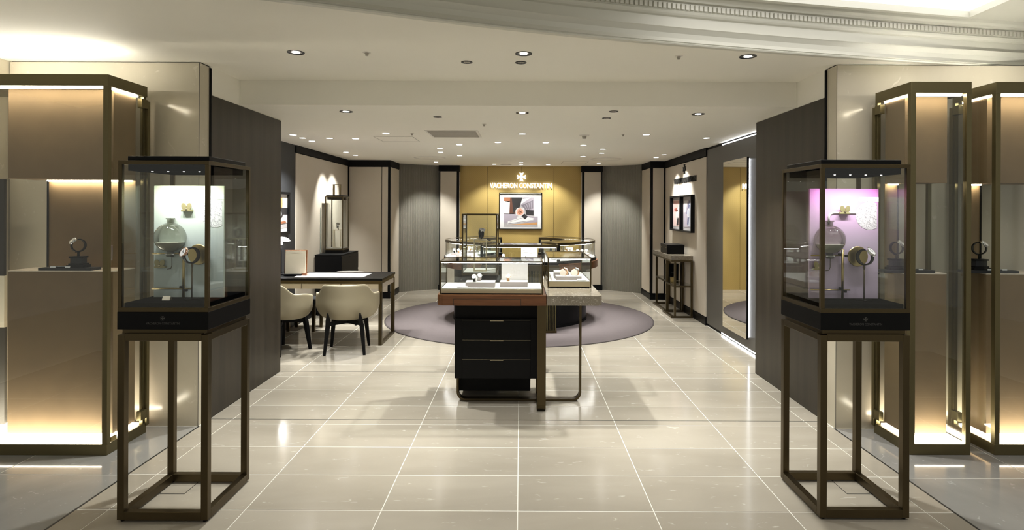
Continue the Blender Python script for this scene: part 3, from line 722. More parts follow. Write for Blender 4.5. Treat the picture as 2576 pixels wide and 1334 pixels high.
    for i in range(19):
        a = R(-78 + i * 156 / 18); fp.append((0.077 * math.cos(a), 0.077 * math.sin(a)))
    fp += [(0.016, 0.078), (0.016, 0.092), (0.022, 0.095), (0.022, 0.101), (0.0, 0.101)]
    fk = lathe('flask', fp, M_bulbglass, b, (fx, -0.020, fz), 40)
    lathe('liquid', [(0, -0.076), (0.020, -0.072), (0.045, -0.059), (0.063, -0.038), (0.068, -0.026), (0, -0.026)], M_liquid, fk, (0, 0, 0), 32)
    tube('flask_pipe', [(fx + 0.005, -0.014, fz - 0.10), (fx + 0.005, -0.014, fz - 0.15), (fx - 0.001, -0.014, fz - 0.165), (fx - 0.02, -0.014, fz - 0.168)], 0.0018, M_bronze, b)
    tube('rod', [(-0.010, -0.018, 0.0), (-0.010, -0.018, 0.265)], 0.0062, M_brass, b, up=(0, 1, 0))
    tube('rod', [(bx0, -0.016, 0.232), (0.008, -0.016, 0.232)], 0.0032, M_brass, b); tube('rod', [(bx0, -0.016, 0.048), (0.032, -0.016, 0.048)], 0.0042, M_brass, b)
    for x, z in ((-0.026, 0.238), (-0.022, 0.056), (0.004, 0.040), (0.010, 0.230)): box('clamp', (x - 0.007, -0.026, z - 0.006), (x + 0.007, -0.012, z + 0.006), M_blackm, b, 0.002)
    box('flask_clamp', (fx - 0.024, -0.03, fz - 0.094), (fx + 0.024, -0.008, fz - 0.084), M_chrome, b, 0.003)
    for x, z in ((0.003, 0.470), (-0.137, 0.172)):
        c = box('clip', (x - 0.028, -0.02, z - 0.017), (x + 0.028, -0.001, z - 0.006), M_wing, b, 0.002)
        for s in (-1, 1):
            ca, sa = math.cos(R(-14 * s)), math.sin(R(-14 * s))
            slab('clip_wing', [(s * 0.0135 + u * 0.0125 * ca - v * 0.019 * sa, 0.0215 + u * 0.0125 * sa + v * 0.019 * ca) for u, v in disc_pts(0, 0, 1, 20)], 0.004, 0.009, M_wing, c, (0, 0, 0), (R(90), 0, 0))
        lathe('clip_knob', [(0, -0.006), (0.005, -0.003), (0.006, 0), (0.005, 0.003), (0, 0.006)], M_champ, c, (0, -0.010, 0.008), 14)
    lathe('brass_disc', [(0, -0.003), (0.052, -0.003), (0.0545, 0), (0.052, 0.003), (0, 0.003)], M_brass, b, (0.069, -0.022, 0.228), 40, (R(90), 0, 0))
    cyl('disc_pin', 0.005, 0, 0.020, M_brass, b, (0.069, -0.001, 0.228), 12, (R(90), 0, 0))
    if side > 0: tube('peg', [(0.175, -0.03, 0.137), (bx1, -0.005, 0.137)], 0.004, M_blackm, b)
    # slim stand that carries the watch
    st = thing('watch_stand', 'slim bronze rod stand carrying the watch before the %s board' % hue, 'watch stand', (cx + 0.069, cy - 0.092, 1.078), group='rod watch stands')
    for a in (0, 70, 180, 250): box('foot_bar', (0, -0.005, 0), (0.042, 0.005, 0.006), M_blackm, st, 0.001).rotation_euler[2] = R(a)
    for ch in st.children:
        a = ch.rotation_euler[2]; ch.location = (0.021 * math.cos(a), 0.021 * math.sin(a), 0.004)
    tube('stem', [(0, 0, 0.003), (0, 0, 0.182)], 0.0032, M_bronze, st, up=(0, 1, 0)); cyl('socket', 0.006, 0.170, 0.195, M_bronze, st, (0, 0, 0), 12)
    watch('%s watch with round dial on the rod stand before the %s board' % ('rose gold' if side < 0 else 'steel', hue), (cx + 0.069 + (-0.004 if side < 0 else 0.004), cy - 0.092, 1.268), R(-34 if side < 0 else 34), 1.38, 24 if side < 0 else 44, M_black, M_rose if side < 0 else M_chrome, P_pale, 'watches in the pedestal cases')
    if side < 0:
        c = thing('name_card', 'small cream folded name card on the floor of the mint pedestal case', 'card', (cx - 0.052, cy - 0.115, 1.078))
        mk('folded_card', [(-0.020, 0, 0), (0.020, 0, 0), (0.020, 0.010, 0.020), (-0.020, 0.010, 0.020), (0.020, 0.022, 0), (-0.020, 0.022, 0)], [(0, 1, 2, 3), (3, 2, 4, 5)], M_paper, c)
    return o
pedestal_case(-1, -1.7610, 3.112, M_mint, M_print_mint, 1.7)
pedestal_case(1, 1.7300, 3.162, M_pink, M_print_pink, 1.25)
for s, x0, y0, lab in ((-1, -1.955, 3.175, 'square floor socket hatch under the left pedestal'), (1, 1.79, 3.205, 'square floor socket hatch under the right pedestal')):
    o = thing('floor_hatch', lab, 'hatch', (x0, y0, 0.0), group='floor hatches')
    w = 0.140 if s < 0 else 0.15
    box('plate', (0.002, 0.002, 0.0002), (w - 0.002, 0.158, 0.0012), M_tile, o)
    for a, b, m in (((0, 0, 0), (w, 0.0025, 0.0016), M_seam), ((w - 0.0025, 0, 0) if s < 0 else (0, 0, 0), (w, 0.16, 0.0016) if s < 0 else (0.0025, 0.16, 0.0016), M_seam), ((0, 0.158, 0), (w, 0.161, 0.0016), M_seam)): box('rim', a, b, m, o)

# ---------------------------------------------------------------- tall wall showcases left and right
def wall_showcase(label, x0, x1, yf, yb, zt, bx0, bx1, hinge, nb, wide=False):
    cx = (x0 + x1) / 2
    o = thing('wall_showcase', label, 'showcase', (cx, yf, 0), group='olive bronze wall showcases')
    X = lambda v: v - cx
    D = yb - yf
    def bx(name, ax, bx_, ay, by, az, bz, m, bev=0.0): return box(name, (X(ax), ay, az), (X(bx_), by, bz), m, o, bev)
    bx('plinth', x0, x1, 0, D, 0, 0.068, M_olive, 0.002)
    bx('header', x0, x1, 0, D, zt - 0.072, zt, M_olive, 0.002)
    for xx in (x0, x1 - 0.032):
        bx('post', xx, xx + 0.032, 0.0, 0.032, 0.068, zt - 0.072, M_olive, 0.001)
        bx('rear_post', xx, xx + 0.024, D - 0.026, D, 0.068, zt - 0.072, M_olive, 0.001)
    bx('uplight', x0 + 0.10, x1 - 0.08, 0.14, 0.17, zt, zt + 0.012, M_up)
    bx('light_floor', x0 + 0.032, x1 - 0.032, 0.012, D - 0.03, 0.068, 0.076, M_led_base)
    bx('top_light', x0 + 0.036, x1 - 0.036, 0.034, 0.052, zt - 0.082, zt - 0.072, M_led_warm)
    for xx in ((x1 - 0.044) if hinge == 'L' else (x0 + 0.032),): bx('side_light', xx, xx + 0.012, 0.05, D - 0.05, zt - 0.080, zt - 0.072, M_led_warm)
    bx('glass_front', x0 + 0.032, x1 - 0.032, 0.010, 0.016, 0.070, zt - 0.072, M_glass)
    for xx in (x0 + 0.010, x1 - 0.016): bx('glass_side', xx, xx + 0.006, 0.032, D - 0.026, 0.070, zt - 0.072, M_glass)
    # suede blocks below and above the niche, niche back and its lamp
    f0, f1 = 0.115, D - 0.055
    lo = bx('lower_block', bx0, bx1, f0, f1, 0.094, 1.136, M_suede, 0.002)
    bx('block_top', bx0, bx1, f0, f1, 1.136, 1.142, M_suedetop)
    bx('block_foot', bx0 + 0.02, bx1 - 0.02, f0 + 0.02, f1 - 0.02, 0.076, 0.094, M_white)
    bx('upper_block', bx0, bx1, f0, f1, 1.735, zt - 0.074, M_suede, 0.002)
    bx('niche_light', nb[0] + 0.01, nb[1] - 0.01, f1 - 0.030, f1 - 0.012, 1.727, 1.735, M_led_warm)
    bx('niche_back', nb[0], nb[1], f1, f1 + 0.012, 1.10, 1.74, M_suede)
    bx('niche_edge', nb[0] - 0.010 if hinge == 'L' else nb[1], nb[0] if hinge == 'L' else nb[1] + 0.010, f1 - 0.006, f1 + 0.012, 1.10, 1.74, M_blackm)
    # hinged glass door with bronze clamps at the rear end
    dx = x1 if hinge == 'L' else x0
    s = -1 if hinge == 'L' else 1
    for z in (0.105, zt - 0.155):
        a, b = sorted((dx - s * 0.012, dx + s * 0.020)); bx('hinge', a, b, D - 0.075, D - 0.015, z, z + 0.062, M_olive, 0.002)
    a, b = sorted((dx - s * 0.010, dx + s * 0.012)); bx('door_stile', a, b, D - 0.012, D + 0.016, 0.05, zt - 0.10, M_olive, 0.001)
    if hinge == 'L': bx('lock', dx - 0.008, dx + 0.004, 0.035, 0.085, 0.072, 0.100, M_brass, 0.001)
    return o, f0 + yf, f1 + yf
def showcase_watch(which, x, y, z, flip, side):
    st = thing('watch_plinth', 'stepped black plinth on the suede block of the %s showcase' % which, 'plinth', (x, y, z), group='stepped watch plinths')
    s = -1 if flip else 1
    box('base_slab', (-0.17, -0.045, 0), (0.17, 0.05, 0.017), M_char, st, 0.001)
    box('step', (s * 0.05 - 0.058, -0.022, 0.017), (s * 0.05 + 0.058, 0.045, 0.034), M_black, st, 0.001); box('step', (s * 0.05 - 0.048, -0.016, 0.034), (s * 0.05 + 0.048, 0.040, 0.044), M_black, st, 0.001)
    box('column', (s * 0.05 - 0.038, -0.012, 0.044), (s * 0.05 + 0.038, 0.034, 0.080), M_char, st, 0.001); box('cap', (s * 0.05 - 0.044, -0.018, 0.080), (s * 0.05 + 0.044, 0.040, 0.090), M_black, st, 0.001)
    box('holder_stem', (s * 0.05 - 0.005, 0.004, 0.090), (s * 0.05 + 0.005, 0.014, 0.122), M_blackm, st); box('holder_arm', (s * 0.05 - 0.016, 0.002, 0.115), (s * 0.05 + 0.008, 0.016, 0.124), M_blackm, st)
    pl_ = thing('price_block', 'clear acrylic price block beside the plinth in the %s showcase' % which, 'sign block', (x - s * 0.03, y - 0.030, z + 0.017), group='acrylic price blocks')
    box('acrylic', (-0.065, -0.013, 0), (0.065, 0.009, 0.012), M_chrome, pl_, 0.002); box('label_strip', (-0.028, -0.0136, 0.002), (0.032, -0.0130, 0.010), M_black, pl_)
    watch('steel watch with white dial on a black holder in the %s showcase' % which, (x + s * 0.05, y + 0.009, z + 0.122), R(-36 * s), 1.4, 46, M_black, M_chrome, M_white, 'watches in the wall showcases')

wall_showcase('wide olive bronze glass showcase against the marble at the far left', -3.95, -2.581, 3.664, 4.05, 2.385, -3.305, -2.625, 'L', (-3.215, -2.625))
showcase_watch('far left', -2.945, 3.83, 1.142, False, -1)
wall_showcase('narrow olive bronze glass showcase right of the pink pedestal', 2.476, 2.862, 3.723, 4.10, 2.372, 2.512, 2.79, 'R', (2.512, 2.595))
showcase_watch('narrow right', 2.55, 3.89, 1.142, True, 1)
wall_showcase('olive bronze glass showcase cut by the right edge of the photo', 3.015, 3.60, 3.723, 4.10, 2.372, 3.05, 3.52, 'R', (3.05, 3.165))
showcase_watch('far right', 3.10, 3.89, 1.142, True, 1)
# dark back panel and text card at the far left inside the wide showcase
o = thing('text_card', 'cream card with Japanese caption on dark stand at the left edge', 'sign', (-3.65, 3.98, 0.0))
box('dark_stand', (-0.29, 0.0, 0.077), (0.150, 0.02, 0.735), M_dbrown, o); cd = box('card', (-0.29, -0.004, 0.735), (0.150, 0.016, 1.085), M_paper, o)
box('dark_upper', (-0.29, 0.0, 1.085), (0.142, 0.02, 1.74), M_dbrown, o)
lettering('caption_heading', 'ック', 0.034, 0.020, 0.0006, M_letter_dark, cd, (0.128, -0.0105, 0.128), (R(90), 0, 0))
for q in range(7): box('caption_line', (-0.20, -0.0106, 0.085 - q * 0.028 - 0.004), (0.142 - 0.02 * (q % 3), -0.0100, 0.085 - q * 0.028), P_grey, cd)

# ---------------------------------------------------------------- front counter: walnut table, marble table, drawers, cases
o = thing('walnut_display_table', 'red-brown walnut display table with rounded corner and flat bronze leg', 'table', (-0.222, 4.70, 0))
T = lambda x, y: (x + 0.222, y - 4.70)
tp = rrect(-0.641 + 0.222, 0.197 + 0.222, 4.48 - 4.70, 4.93 - 4.70, (0.06, 0, 0, 0.06), 8)
slab('top', tp, 0.813, 0.892, M_rwood, o)
x0, y0 = T(-0.510, 4.4785); x1, _ = T(0.003, 0)
box('drawer_front', (x0, y0, 0.812), (x1, y0 + 0.02, 0.862), M_rwood, o, 0.001)
for a, b in (((x0 - 0.003, y0 + 0.0005, 0.812), (x0, y0 + 0.01, 0.864)), ((x1, y0 + 0.0005, 0.812), (x1 + 0.003, y0 + 0.01, 0.864)), ((x0 - 0.003, y0 + 0.0005, 0.862), (x1 + 0.003, y0 + 0.01, 0.8645))): box('drawer_gap', a, b, M_seam, o)
xa, _ = T(0.1635, 0)
def u_path(p0, p1, ztop, r, plane, fixed, n=6):
    pts = [(p0, ztop)]
    for i in range(n + 1): a = R(180 + 90 * i / n); pts.append((p0 + r + r * math.cos(a), r + r * math.sin(a)))
    for i in range(n + 1): a = R(270 + 90 * i / n); pts.append((p1 - r + r * math.cos(a), r + r * math.sin(a)))
    pts.append((p1, ztop))
    return [(fixed, p, z + 0.011) if plane == 'YZ' else (p, fixed, z + 0.011) for p, z in pts]
sweep('bronze_leg', u_path(4.491 - 4.70, 4.915 - 4.70, 0.801, 0.045, 'YZ', xa), rect(0.022, 0.066), M_bronze, o, up=(1, 0, 0))
o = thing('marble_display_table', 'grey-beige marble topped display table with thin bronze runner frame', 'table', (0.416, 5.17, 0))
slab('top', rrect(0.203 - 0.416, 0.632 - 0.416, 4.50 - 5.17, 5.85 - 5.17, (0, 0.055, 0.055, 0), 8), 0.812, 0.885, M_marble, o)
sweep('runner_frame', u_path(-0.505 - 0.416, 0.487 - 0.416, 0.801, 0.062, 'XZ', 4.765 - 5.17), rect(0.016, 0.060), M_bronze, o, up=(0, 1, 0))
box('rear_blade', (0.208 - 0.416, 5.52 - 5.17, 0.0), (0.236 - 0.416, 5.80 - 5.17, 0.812), M_bronze, o, 0.002)
o = thing('drawer_cabinet', 'black lacquer cabinet with three drawers under the walnut table', 'cabinet', (-0.19, 4.85, 0))
box('body', (-0.325, -0.238, 0.218), (0.324, 0.24, 0.690), M_black, o, 0.003); box('lower_box', (-0.325, -0.05, 0.062), (0.275, 0.24, 0.218), M_blackm, o, 0.006)
box('neck', (-0.325, -0.215, 0.690), (0.324, 0.24, 0.812), M_blackm, o)
for q, (a, b) in enumerate(((0.524, 0.677), (0.372, 0.520), (0.222, 0.368))):
    d = box('drawer', (-0.265, -0.244, a), (0.271, -0.230, b), M_black, o, 0.0015)
    hz = (b - a) / 2
    if q < 3:
        box('handle', (-0.050, -0.012, hz - 0.006), (0.054, 0.004, hz - 0.001), M_champ, d)
        box('edge_line', (-0.268, -0.0074, hz + 0.0002), (0.268, 0.004, hz + 0.0012), M_champ, d)

def counter_case(name, label, cx, cy, w, d, z, h, band):
    o = thing(name, label, 'display case', (cx, cy, z), group='glass counter cases')
    a, b = w / 2, d / 2; p = 0.011
    box('foot', (-a + 0.014, -b + 0.008, 0), (a - 0.014, b - 0.008, 0.010), M_blackm, o)
    box('gold_band', (-a + 0.010, -b + 0.004, 0.010), (a - 0.010, b - 0.004, 0.010 + band * 0.36), M_champ, o, 0.001)
    box('gold_band', (-a + 0.008, -b + 0.002, 0.010 + band * 0.36), (a - 0.008, b - 0.002, 0.010 + band), M_champ, o, 0.001)
    box('floor_pad', (-a + 0.012, -b + 0.006, 0.010 + band), (a - 0.012, b - 0.006, 0.014 + band), M_white, o)
    for sx in (-1, 1):
        for sy in (-1, 1):
            x0, x1 = sorted((sx * a, sx * (a - p))); y0, y1 = sorted((sy * b, sy * (b - p))); box('post', (x0, y0, 0), (x1, y1, h - 0.010), M_bronze, o)
        x0, x1 = sorted((sx * a, sx * (a - p))); box('top_rail', (x0, -b, h - 0.012), (x1, b, h), M_bronze, o)
        y0, y1 = sorted((sx * b, sx * (b - p))); box('top_rail', (-a + p, y0, h - 0.012), (a - p, y1, h), M_bronze, o)
        y0 = sx * (b - 0.005); box('glass_pane', (-a + p, y0 - 0.002, 0.014 + band), (a - p, y0 + 0.002, h - 0.012), M_glass, o)
        x0 = sx * (a - 0.005); box('glass_pane', (x0 - 0.002, -b + p, 0.014 + band), (x0 + 0.002, b - p, h - 0.012), M_glass, o)
    box('glass_top', (-a + p, -b + p, h - 0.006), (a - p, b - p, h - 0.002), M_glass, o)
    box('led_bar', (-a + p, -b + 0.003, h - 0.0145), (a - p, -b + p - 0.001, h - 0.012), M_led_case, o)
    return o
counter_case('counter_case', 'low wide glass display case on the walnut table', -0.224, 4.71, 0.798, 0.385, 0.892, 0.258, 0.032)
counter_case('counter_case', 'deep glass display case on the marble table', 0.416, 5.355, 0.372, 0.76, 0.885, 0.258, 0.042)
Z1 = 0.892 + 0.046; Z2 = 0.885 + 0.056
def tray(label, x, y, z, w, d, h, mat=M_greige, top=True, grp='watch trays'):
    o = thing('display_box', label, 'display box', (x, y, z), group=grp)
    box('body', (-w / 2, -d / 2, 0), (w / 2, d / 2, h - 0.002), mat, o, 0.002); box('top_pad', (-w / 2 + 0.001, -d / 2 + 0.001, h - 0.002), (w / 2 - 0.001, d / 2 - 0.001, h), M_white, o)
    return o
tray('low greige display box left of centre in the case on the walnut table', -0.315, 4.645, Z1, 0.230, 0.13, 0.042)
tray('low greige display box with upright backboard in the case on the walnut table', -0.052, 4.675, Z1, 0.217, 0.13, 0.042)
o = thing('backboard', 'white upright backboard with faint outlined cross in the walnut table case', 'board', (-0.046, 4.75, Z1))
box('panel', (-0.108, 0, 0), (0.106, 0.014, 0.185), M_white, o, 0.002)
oc = cross_outline(0.036)
tube('cross_outline', [(x + 0.003, -0.001, y + 0.105) for x, y in oc + [oc[0]]], 0.0006, M_letter_pale, o, n=5)
def cuff(label, x, y, z, rotz, strap, dial, s=1.0, case=None, tilt=35):
    c = thing('watch_cuff', 'white cuff under the ' + label, 'watch cuff', (x, y, z), rotz, 'white watch cuffs')
    lathe('cushion', [(0, -0.017 * s), (0.014 * s, -0.017 * s), (0.0235 * s, -0.012 * s), (0.0235 * s, 0.012 * s), (0.014 * s, 0.017 * s), (0, 0.017 * s)], M_white, c, (0, 0, 0.028 * s), 24, (0, R(90), 0))
    box('cuff_foot', (-0.016 * s, -0.014 * s, 0), (0.016 * s, 0.014 * s, 0.008 * s), M_white, c, 0.002)
    watch(label, (x, y, z), rotz, s, tilt, strap, case, dial, 'watches on white cuffs')
cuff('dark watch, front of the pair in the walnut case', -0.358, 4.612, Z1 + 0.042, R(-12), M_black, M_white, 0.98)
cuff('pale watch, rear of the pair in the walnut case', -0.330, 4.668, Z1 + 0.042, R(15), M_greige, M_white, 0.98)
cuff('tan strap watch before the white backboard in the walnut case', -0.098, 4.650, Z1 + 0.042, R(0), P_tan, M_white, 0.92, M_rose)
def price_pill(label, x, y, z, w=0.085):
    o = thing('price_tag', label, 'price tag', (x, y, z), group='white rounded price tags')
    box('tag_body', (-w / 2, -0.022, 0), (w / 2, 0.022, 0.012), M_white, o, 0.005)
price_pill('white rounded price tag at the left of the walnut table case', -0.455, 4.585, Z1)
price_pill('white rounded price tag at the front of the marble table case', 0.527, 5.03, Z2, 0.082)
tray('front greige box carrying two rings of watches in the marble table case', 0.416, 5.10, Z2, 0.222, 0.10, 0.035)
tray('rear greige box behind the pair of watches in the marble table case', 0.365, 5.26, Z2, 0.13, 0.16, 0.055)
for x, lab, m in ((0.372, 'tan watch, left of two in the marble table case', M_rose), (0.472, 'tan watch, right of two in the marble table case', M_chrome)):
    c = thing('watch_cushion', 'beige cushion under the ' + lab, 'cushion', (x, 5.095, Z2 + 0.035), R(72), 'beige watch cushions')
    lathe('cushion', [(0, -0.018), (0.026, -0.018), (0.031, -0.012), (0.031, 0.012), (0.026, 0.018), (0, 0.018)], M_suedetop, c, (0, 0, 0.026), 26, (0, R(90), 0))
    watch(lab, (x + 0.004, 5.095, Z2 + 0.032), R(72), 1.12, 62, P_tan, m, M_white, 'watches in the marble table case')

# tall case behind the walnut table, on its own black pedestal
o = thing('black_pedestal', 'square black pedestal under the tall glass case, behind the walnut table', 'pedestal', (-0.386, 5.70, 0))
box('body', (-0.178, -0.215, 0.02), (0.178, 0.215, 0.855), M_black, o, 0.003); box('top_plate', (-0.182, -0.219, 0.855), (0.182, 0.219, 0.883), M_blackm, o, 0.002); box('plinth', (-0.16, -0.20, 0), (0.16, 0.20, 0.02), M_blackm, o)
def tall_case(label, cx, cy, z, w, d, h, pad=M_white):
    o = thing('tall_glass_case', label, 'display case', (cx, cy, z), group='tall glass lantern cases')
    a, b, p = w / 2, d / 2, 0.014
    box('base', (-a + 0.006, -b + 0.006, 0), (a - 0.006, b - 0.006, 0.045), M_blackm, o); box('base_band', (-a, -b, 0.045), (a, b, 0.070), M_bronze, o, 0.001); box('floor_pad', (-a + p, -b + p, 0.070), (a - p, b - p, 0.075), pad, o)
    for sx in (-1, 1):
        for sy in (-1, 1):
            x0, x1 = sorted((sx * a, sx * (a - p))); y0, y1 = sorted((sy * b, sy * (b - p))); box('post', (x0, y0, 0.07), (x1, y1, h - p), M_bronze, o)
        x0, x1 = sorted((sx * a, sx * (a - p))); box('top_rail', (x0, -b, h - p), (x1, b, h), M_bronze, o)
        y0, y1 = sorted((sx * b, sx * (b - p))); box('top_rail', (-a + p, y0, h - p), (a - p, y1, h), M_bronze, o)
        y0 = sx * (b - 0.006); box('glass_pane', (-a + p, y0 - 0.002, 0.07), (a - p, y0 + 0.002, h - p), M_glass, o)
        x0 = sx * (a - 0.006); box('glass_pane', (x0 - 0.002, -b + p, 0.07), (x0 + 0.002, b - p, h - p), M_glass, o)
    return o
tall_case('tall glass lantern case with bronze posts behind the walnut table', -0.386, 5.70, 0.883, 0.333, 0.40, 0.623)
def hoop_stand(label, x, y, z, w, h, d=0.08):
    o = thing('hoop_stand', label, 'watch stand', (x, y, z), group='brass hoop stands')
    for yy in (-d / 2, d / 2): sweep('hoop', [(-w / 2, yy, 0.004), (-w / 2, yy, h), (w / 2, yy, h), (w / 2, yy, 0.004)], rect(0.007, 0.007), M_champ, o, up=(0, 1, 0), closed=True)
    for xx in (-w / 2, w / 2): box('cross_bar', (xx - 0.0035, -d / 2, h - 0.0035), (xx + 0.0035, d / 2, h + 0.0035), M_champ, o)
    box('top_plate', (-w / 2, -d / 2, h + 0.003), (w / 2, d / 2, h + 0.006), M_champ, o); cyl('stem', 0.005, h + 0.006, h + 0.024, M_blackm, o, (0.01, 0, 0), 12)
hoop_stand('slim brass hoop stand inside the tall lantern case', -0.386, 5.62, 0.958, 0.115, 0.300)
watch('skeleton black and steel watch on top of the hoop stand', (-0.376, 5.62, 1.276), R(25), 1.4, 60, M_black, M_chrome, P_grey)

# ---------------------------------------------------------------- round counter in the middle of the room
RX, RY = -0.005, 8.45
o = thing('round_counter', 'round black counter with walnut edge and bronze ribbed front on the rug', 'counter', (RX, RY, 0.009))
lathe('drum', [(0.60, 0), (0.945, 0), (0.945, 0.745), (0.60, 0.745)], M_black, o, seg=96)
lathe('kick_ring', [(0.58, 0), (0.955, 0), (0.955, 0.03), (0.58, 0.03)], M_blackm, o, seg=96)
for s in (-1, 1):
    a0, a1 = (-63.5, 64) if s > 0 else (116, 243.5)
    sector('walnut_top', 0.56, 1.105, a0, a1, 0.745, 0.842, M_rwood, o, 48)
box('front_block', (-0.455, -1.130, 0.0), (0.455, -0.90, 0.79), M_blackm, o)
for q in range(46): box('front_rib', (-0.452 + q * 0.0198, -1.138, 0.028), (-0.442 + q * 0.0198, -1.128, 0.775), M_olive, o)
box('front_plinth', (-0.458, -1.145, 0), (0.458, -1.10, 0.028), M_bronze, o); box('front_top', (-0.490, -1.150, 0.775), (0.490, -0.60, 0.842), M_bronze, o, 0.002)
def arc_case(label, a0, a1):
    o = thing('curved_case', label, 'display case', (RX, RY, 0.851), group='curved glass cases of the round counter')
    sector('base_trim', 0.60, 1.088, a0, a1, 0.0, 0.036, M_blackm, o, 40); sector('floor_pad', 0.62, 1.070, a0 + 0.8, a1 - 0.8, 0.036, 0.041, M_white, o, 40)
    sector('glass_outer', 1.062, 1.067, a0 + 0.7, a1 - 0.7, 0.041, 0.240, M_glass, o, 40); sector('glass_inner', 0.632, 0.636, a0 + 0.7, a1 - 0.7, 0.041, 0.240, M_glass, o, 32)
    sector('top_rail', 1.046, 1.072, a0, a1, 0.238, 0.270, M_bronze, o, 40); sector('top_rail', 0.622, 0.65, a0, a1, 0.238, 0.270, M_bronze, o, 32)
    sector('glass_top', 0.65, 1.046, a0 + 0.5, a1 - 0.5, 0.262, 0.268, M_glass, o, 40)
    sector('led_bar', 1.050, 1.060, a0 + 2, a1 - 2, 0.2355, 0.238, M_led_case, o, 40)
    for a in (a0, a1):
        c, s = math.cos(R(a)), math.sin(R(a)); t = 0.9 if a == a0 else -0.9
        sector('end_post', 1.040, 1.072, a, a + t * 1.6, 0.036, 0.240, M_blackm, o, 2); sector('end_post', 0.622, 0.66, a, a + t * 2, 0.036, 0.240, M_blackm, o, 2)
        sector('glass_end', 0.66, 1.040, a + t * 0.3, a + t * 0.8, 0.041, 0.240, M_glass, o, 2); sector('end_rail', 0.65, 1.046, a, a + t * 2.2, 0.240, 0.270, M_bronze, o, 3)
    return o
arc_case('curved glass case forming the left half of the round counter', 117, 243)
arc_case('curved glass case forming the right half of the round counter', -63, 63)
o = thing('straight_case', 'straight glass case joining the curved ones at the counter front', 'display case', (RX, RY, 0.851))
box('base_trim', (-0.478, -1.120, 0), (0.478, -0.70, 0.036), M_blackm, o); box('floor_pad', (-0.465, -1.105, 0.036), (0.465, -0.715, 0.041), M_white, o)
for y0 in (-1.118, -0.735): box('top_rail', (-0.478, y0, 0.222), (0.478, y0 + 0.02, 0.258), M_bronze, o)
for x0 in (-0.478, 0.458):
    box('end_rail', (x0, -1.098, 0.222), (x0 + 0.02, -0.735, 0.258), M_bronze, o)
    for y0 in (-1.118, -0.733): box('post', (x0, y0, 0.036), (x0 + 0.018, y0 + 0.018, 0.224), M_blackm, o)
box('glass_front', (-0.46, -1.112, 0.041), (0.46, -1.107, 0.224), M_glass, o); box('glass_back', (-0.46, -0.727, 0.041), (0.46, -0.722, 0.224), M_glass, o)
box('glass_top', (-0.458, -1.098, 0.250), (0.458, -0.735, 0.256), M_glass, o); box('led_bar', (-0.45, -1.106, 0.2195), (0.45, -1.099, 0.222), M_led_case, o)
ZC = 0.892
tray('white display box in the straight case carrying a violet-dialled watch', -0.205, 7.62, ZC, 0.235, 0.16, 0.022, M_white)
cuff('violet-dialled watch in the straight case at the counter front', -0.222, 7.585, ZC + 0.022, 0, M_black, P_purple, 1.0)
o = thing('wire_hoops', 'pair of thin gold hoops standing in the straight case', 'jewellery stand', (-0.135, 7.70, ZC + 0.022))
for q in (0, 1): tube('hoop', [(q * 0.04 + 0.022 * math.cos(R(a)), 0, 0.030 + 0.036 * math.sin(R(a))) for a in range(-50, 231, 20)], 0.0016, M_brass, o)
box('foot', (-0.03, -0.012, 0), (0.075, 0.012, 0.004), M_champ, o)
o = thing('caption_board', 'white upright caption board with lilac wash in the straight case', 'board', (0.115, 7.72, ZC))
bd = box('panel', (-0.108, 0, 0.0), (0.108, 0.012, 0.158), M_white, o, 0.001)
box('lilac_wash', (0.0, -0.0068, 0.03), (0.10, -0.0060, 0.072), P_purple, bd)
for q, (x0, x1, z) in enumerate(((-0.085, -0.06, 0.035), (-0.07, -0.02, 0.01), (-0.09, -0.075, 0.012), (0.0, 0.04, -0.005), (0.05, 0.09, 0.012))): box('print_line', (x0, -0.0075, z), (x1, -0.0068, z + 0.004), P_grey, bd)
box('print_watch', (-0.052, -0.0076, -0.06), (-0.038, -0.0068, -0.034), P_dark, bd)
def ring_items(side):
    L = 'left' if side < 0 else 'right'
    for q, (ang, n) in enumerate(((28, 2), (2, 3), (-32, 2))):
        a = R(ang); r = 0.88; x = RX + side * r * math.cos(a); y = RY - r * math.sin(a) * 1.0
        lab = ('nearest', 'middle', 'farthest')[q]
        t = tray('%s pale pink display box in the %s curved case' % (lab, L), x, y, ZC, 0.20, 0.14, 0.030, M_greige, True, 'pink boxes in the curved cases'); t.rotation_euler[2] = side * (math.pi / 2 - a) if False else side * R(60 - q * 50)
        for w_ in range(n):
            dx = (w_ - (n - 1) / 2) * 0.065
            rz = t.rotation_euler[2]; wx = x + dx * math.cos(rz); wy = y + dx * math.sin(rz)
            cuff('%s watch, %s on the %s box in %s curved case' % (('pale', 'dark', 'tan')[(w_ + q) % 3], ('first', 'second', 'third')[w_], lab, L), wx, wy, ZC + 0.030, rz, (M_white, M_black, P_tan)[(w_ + q) % 3], M_white, 1.05)
ring_items(-1); ring_items(1)

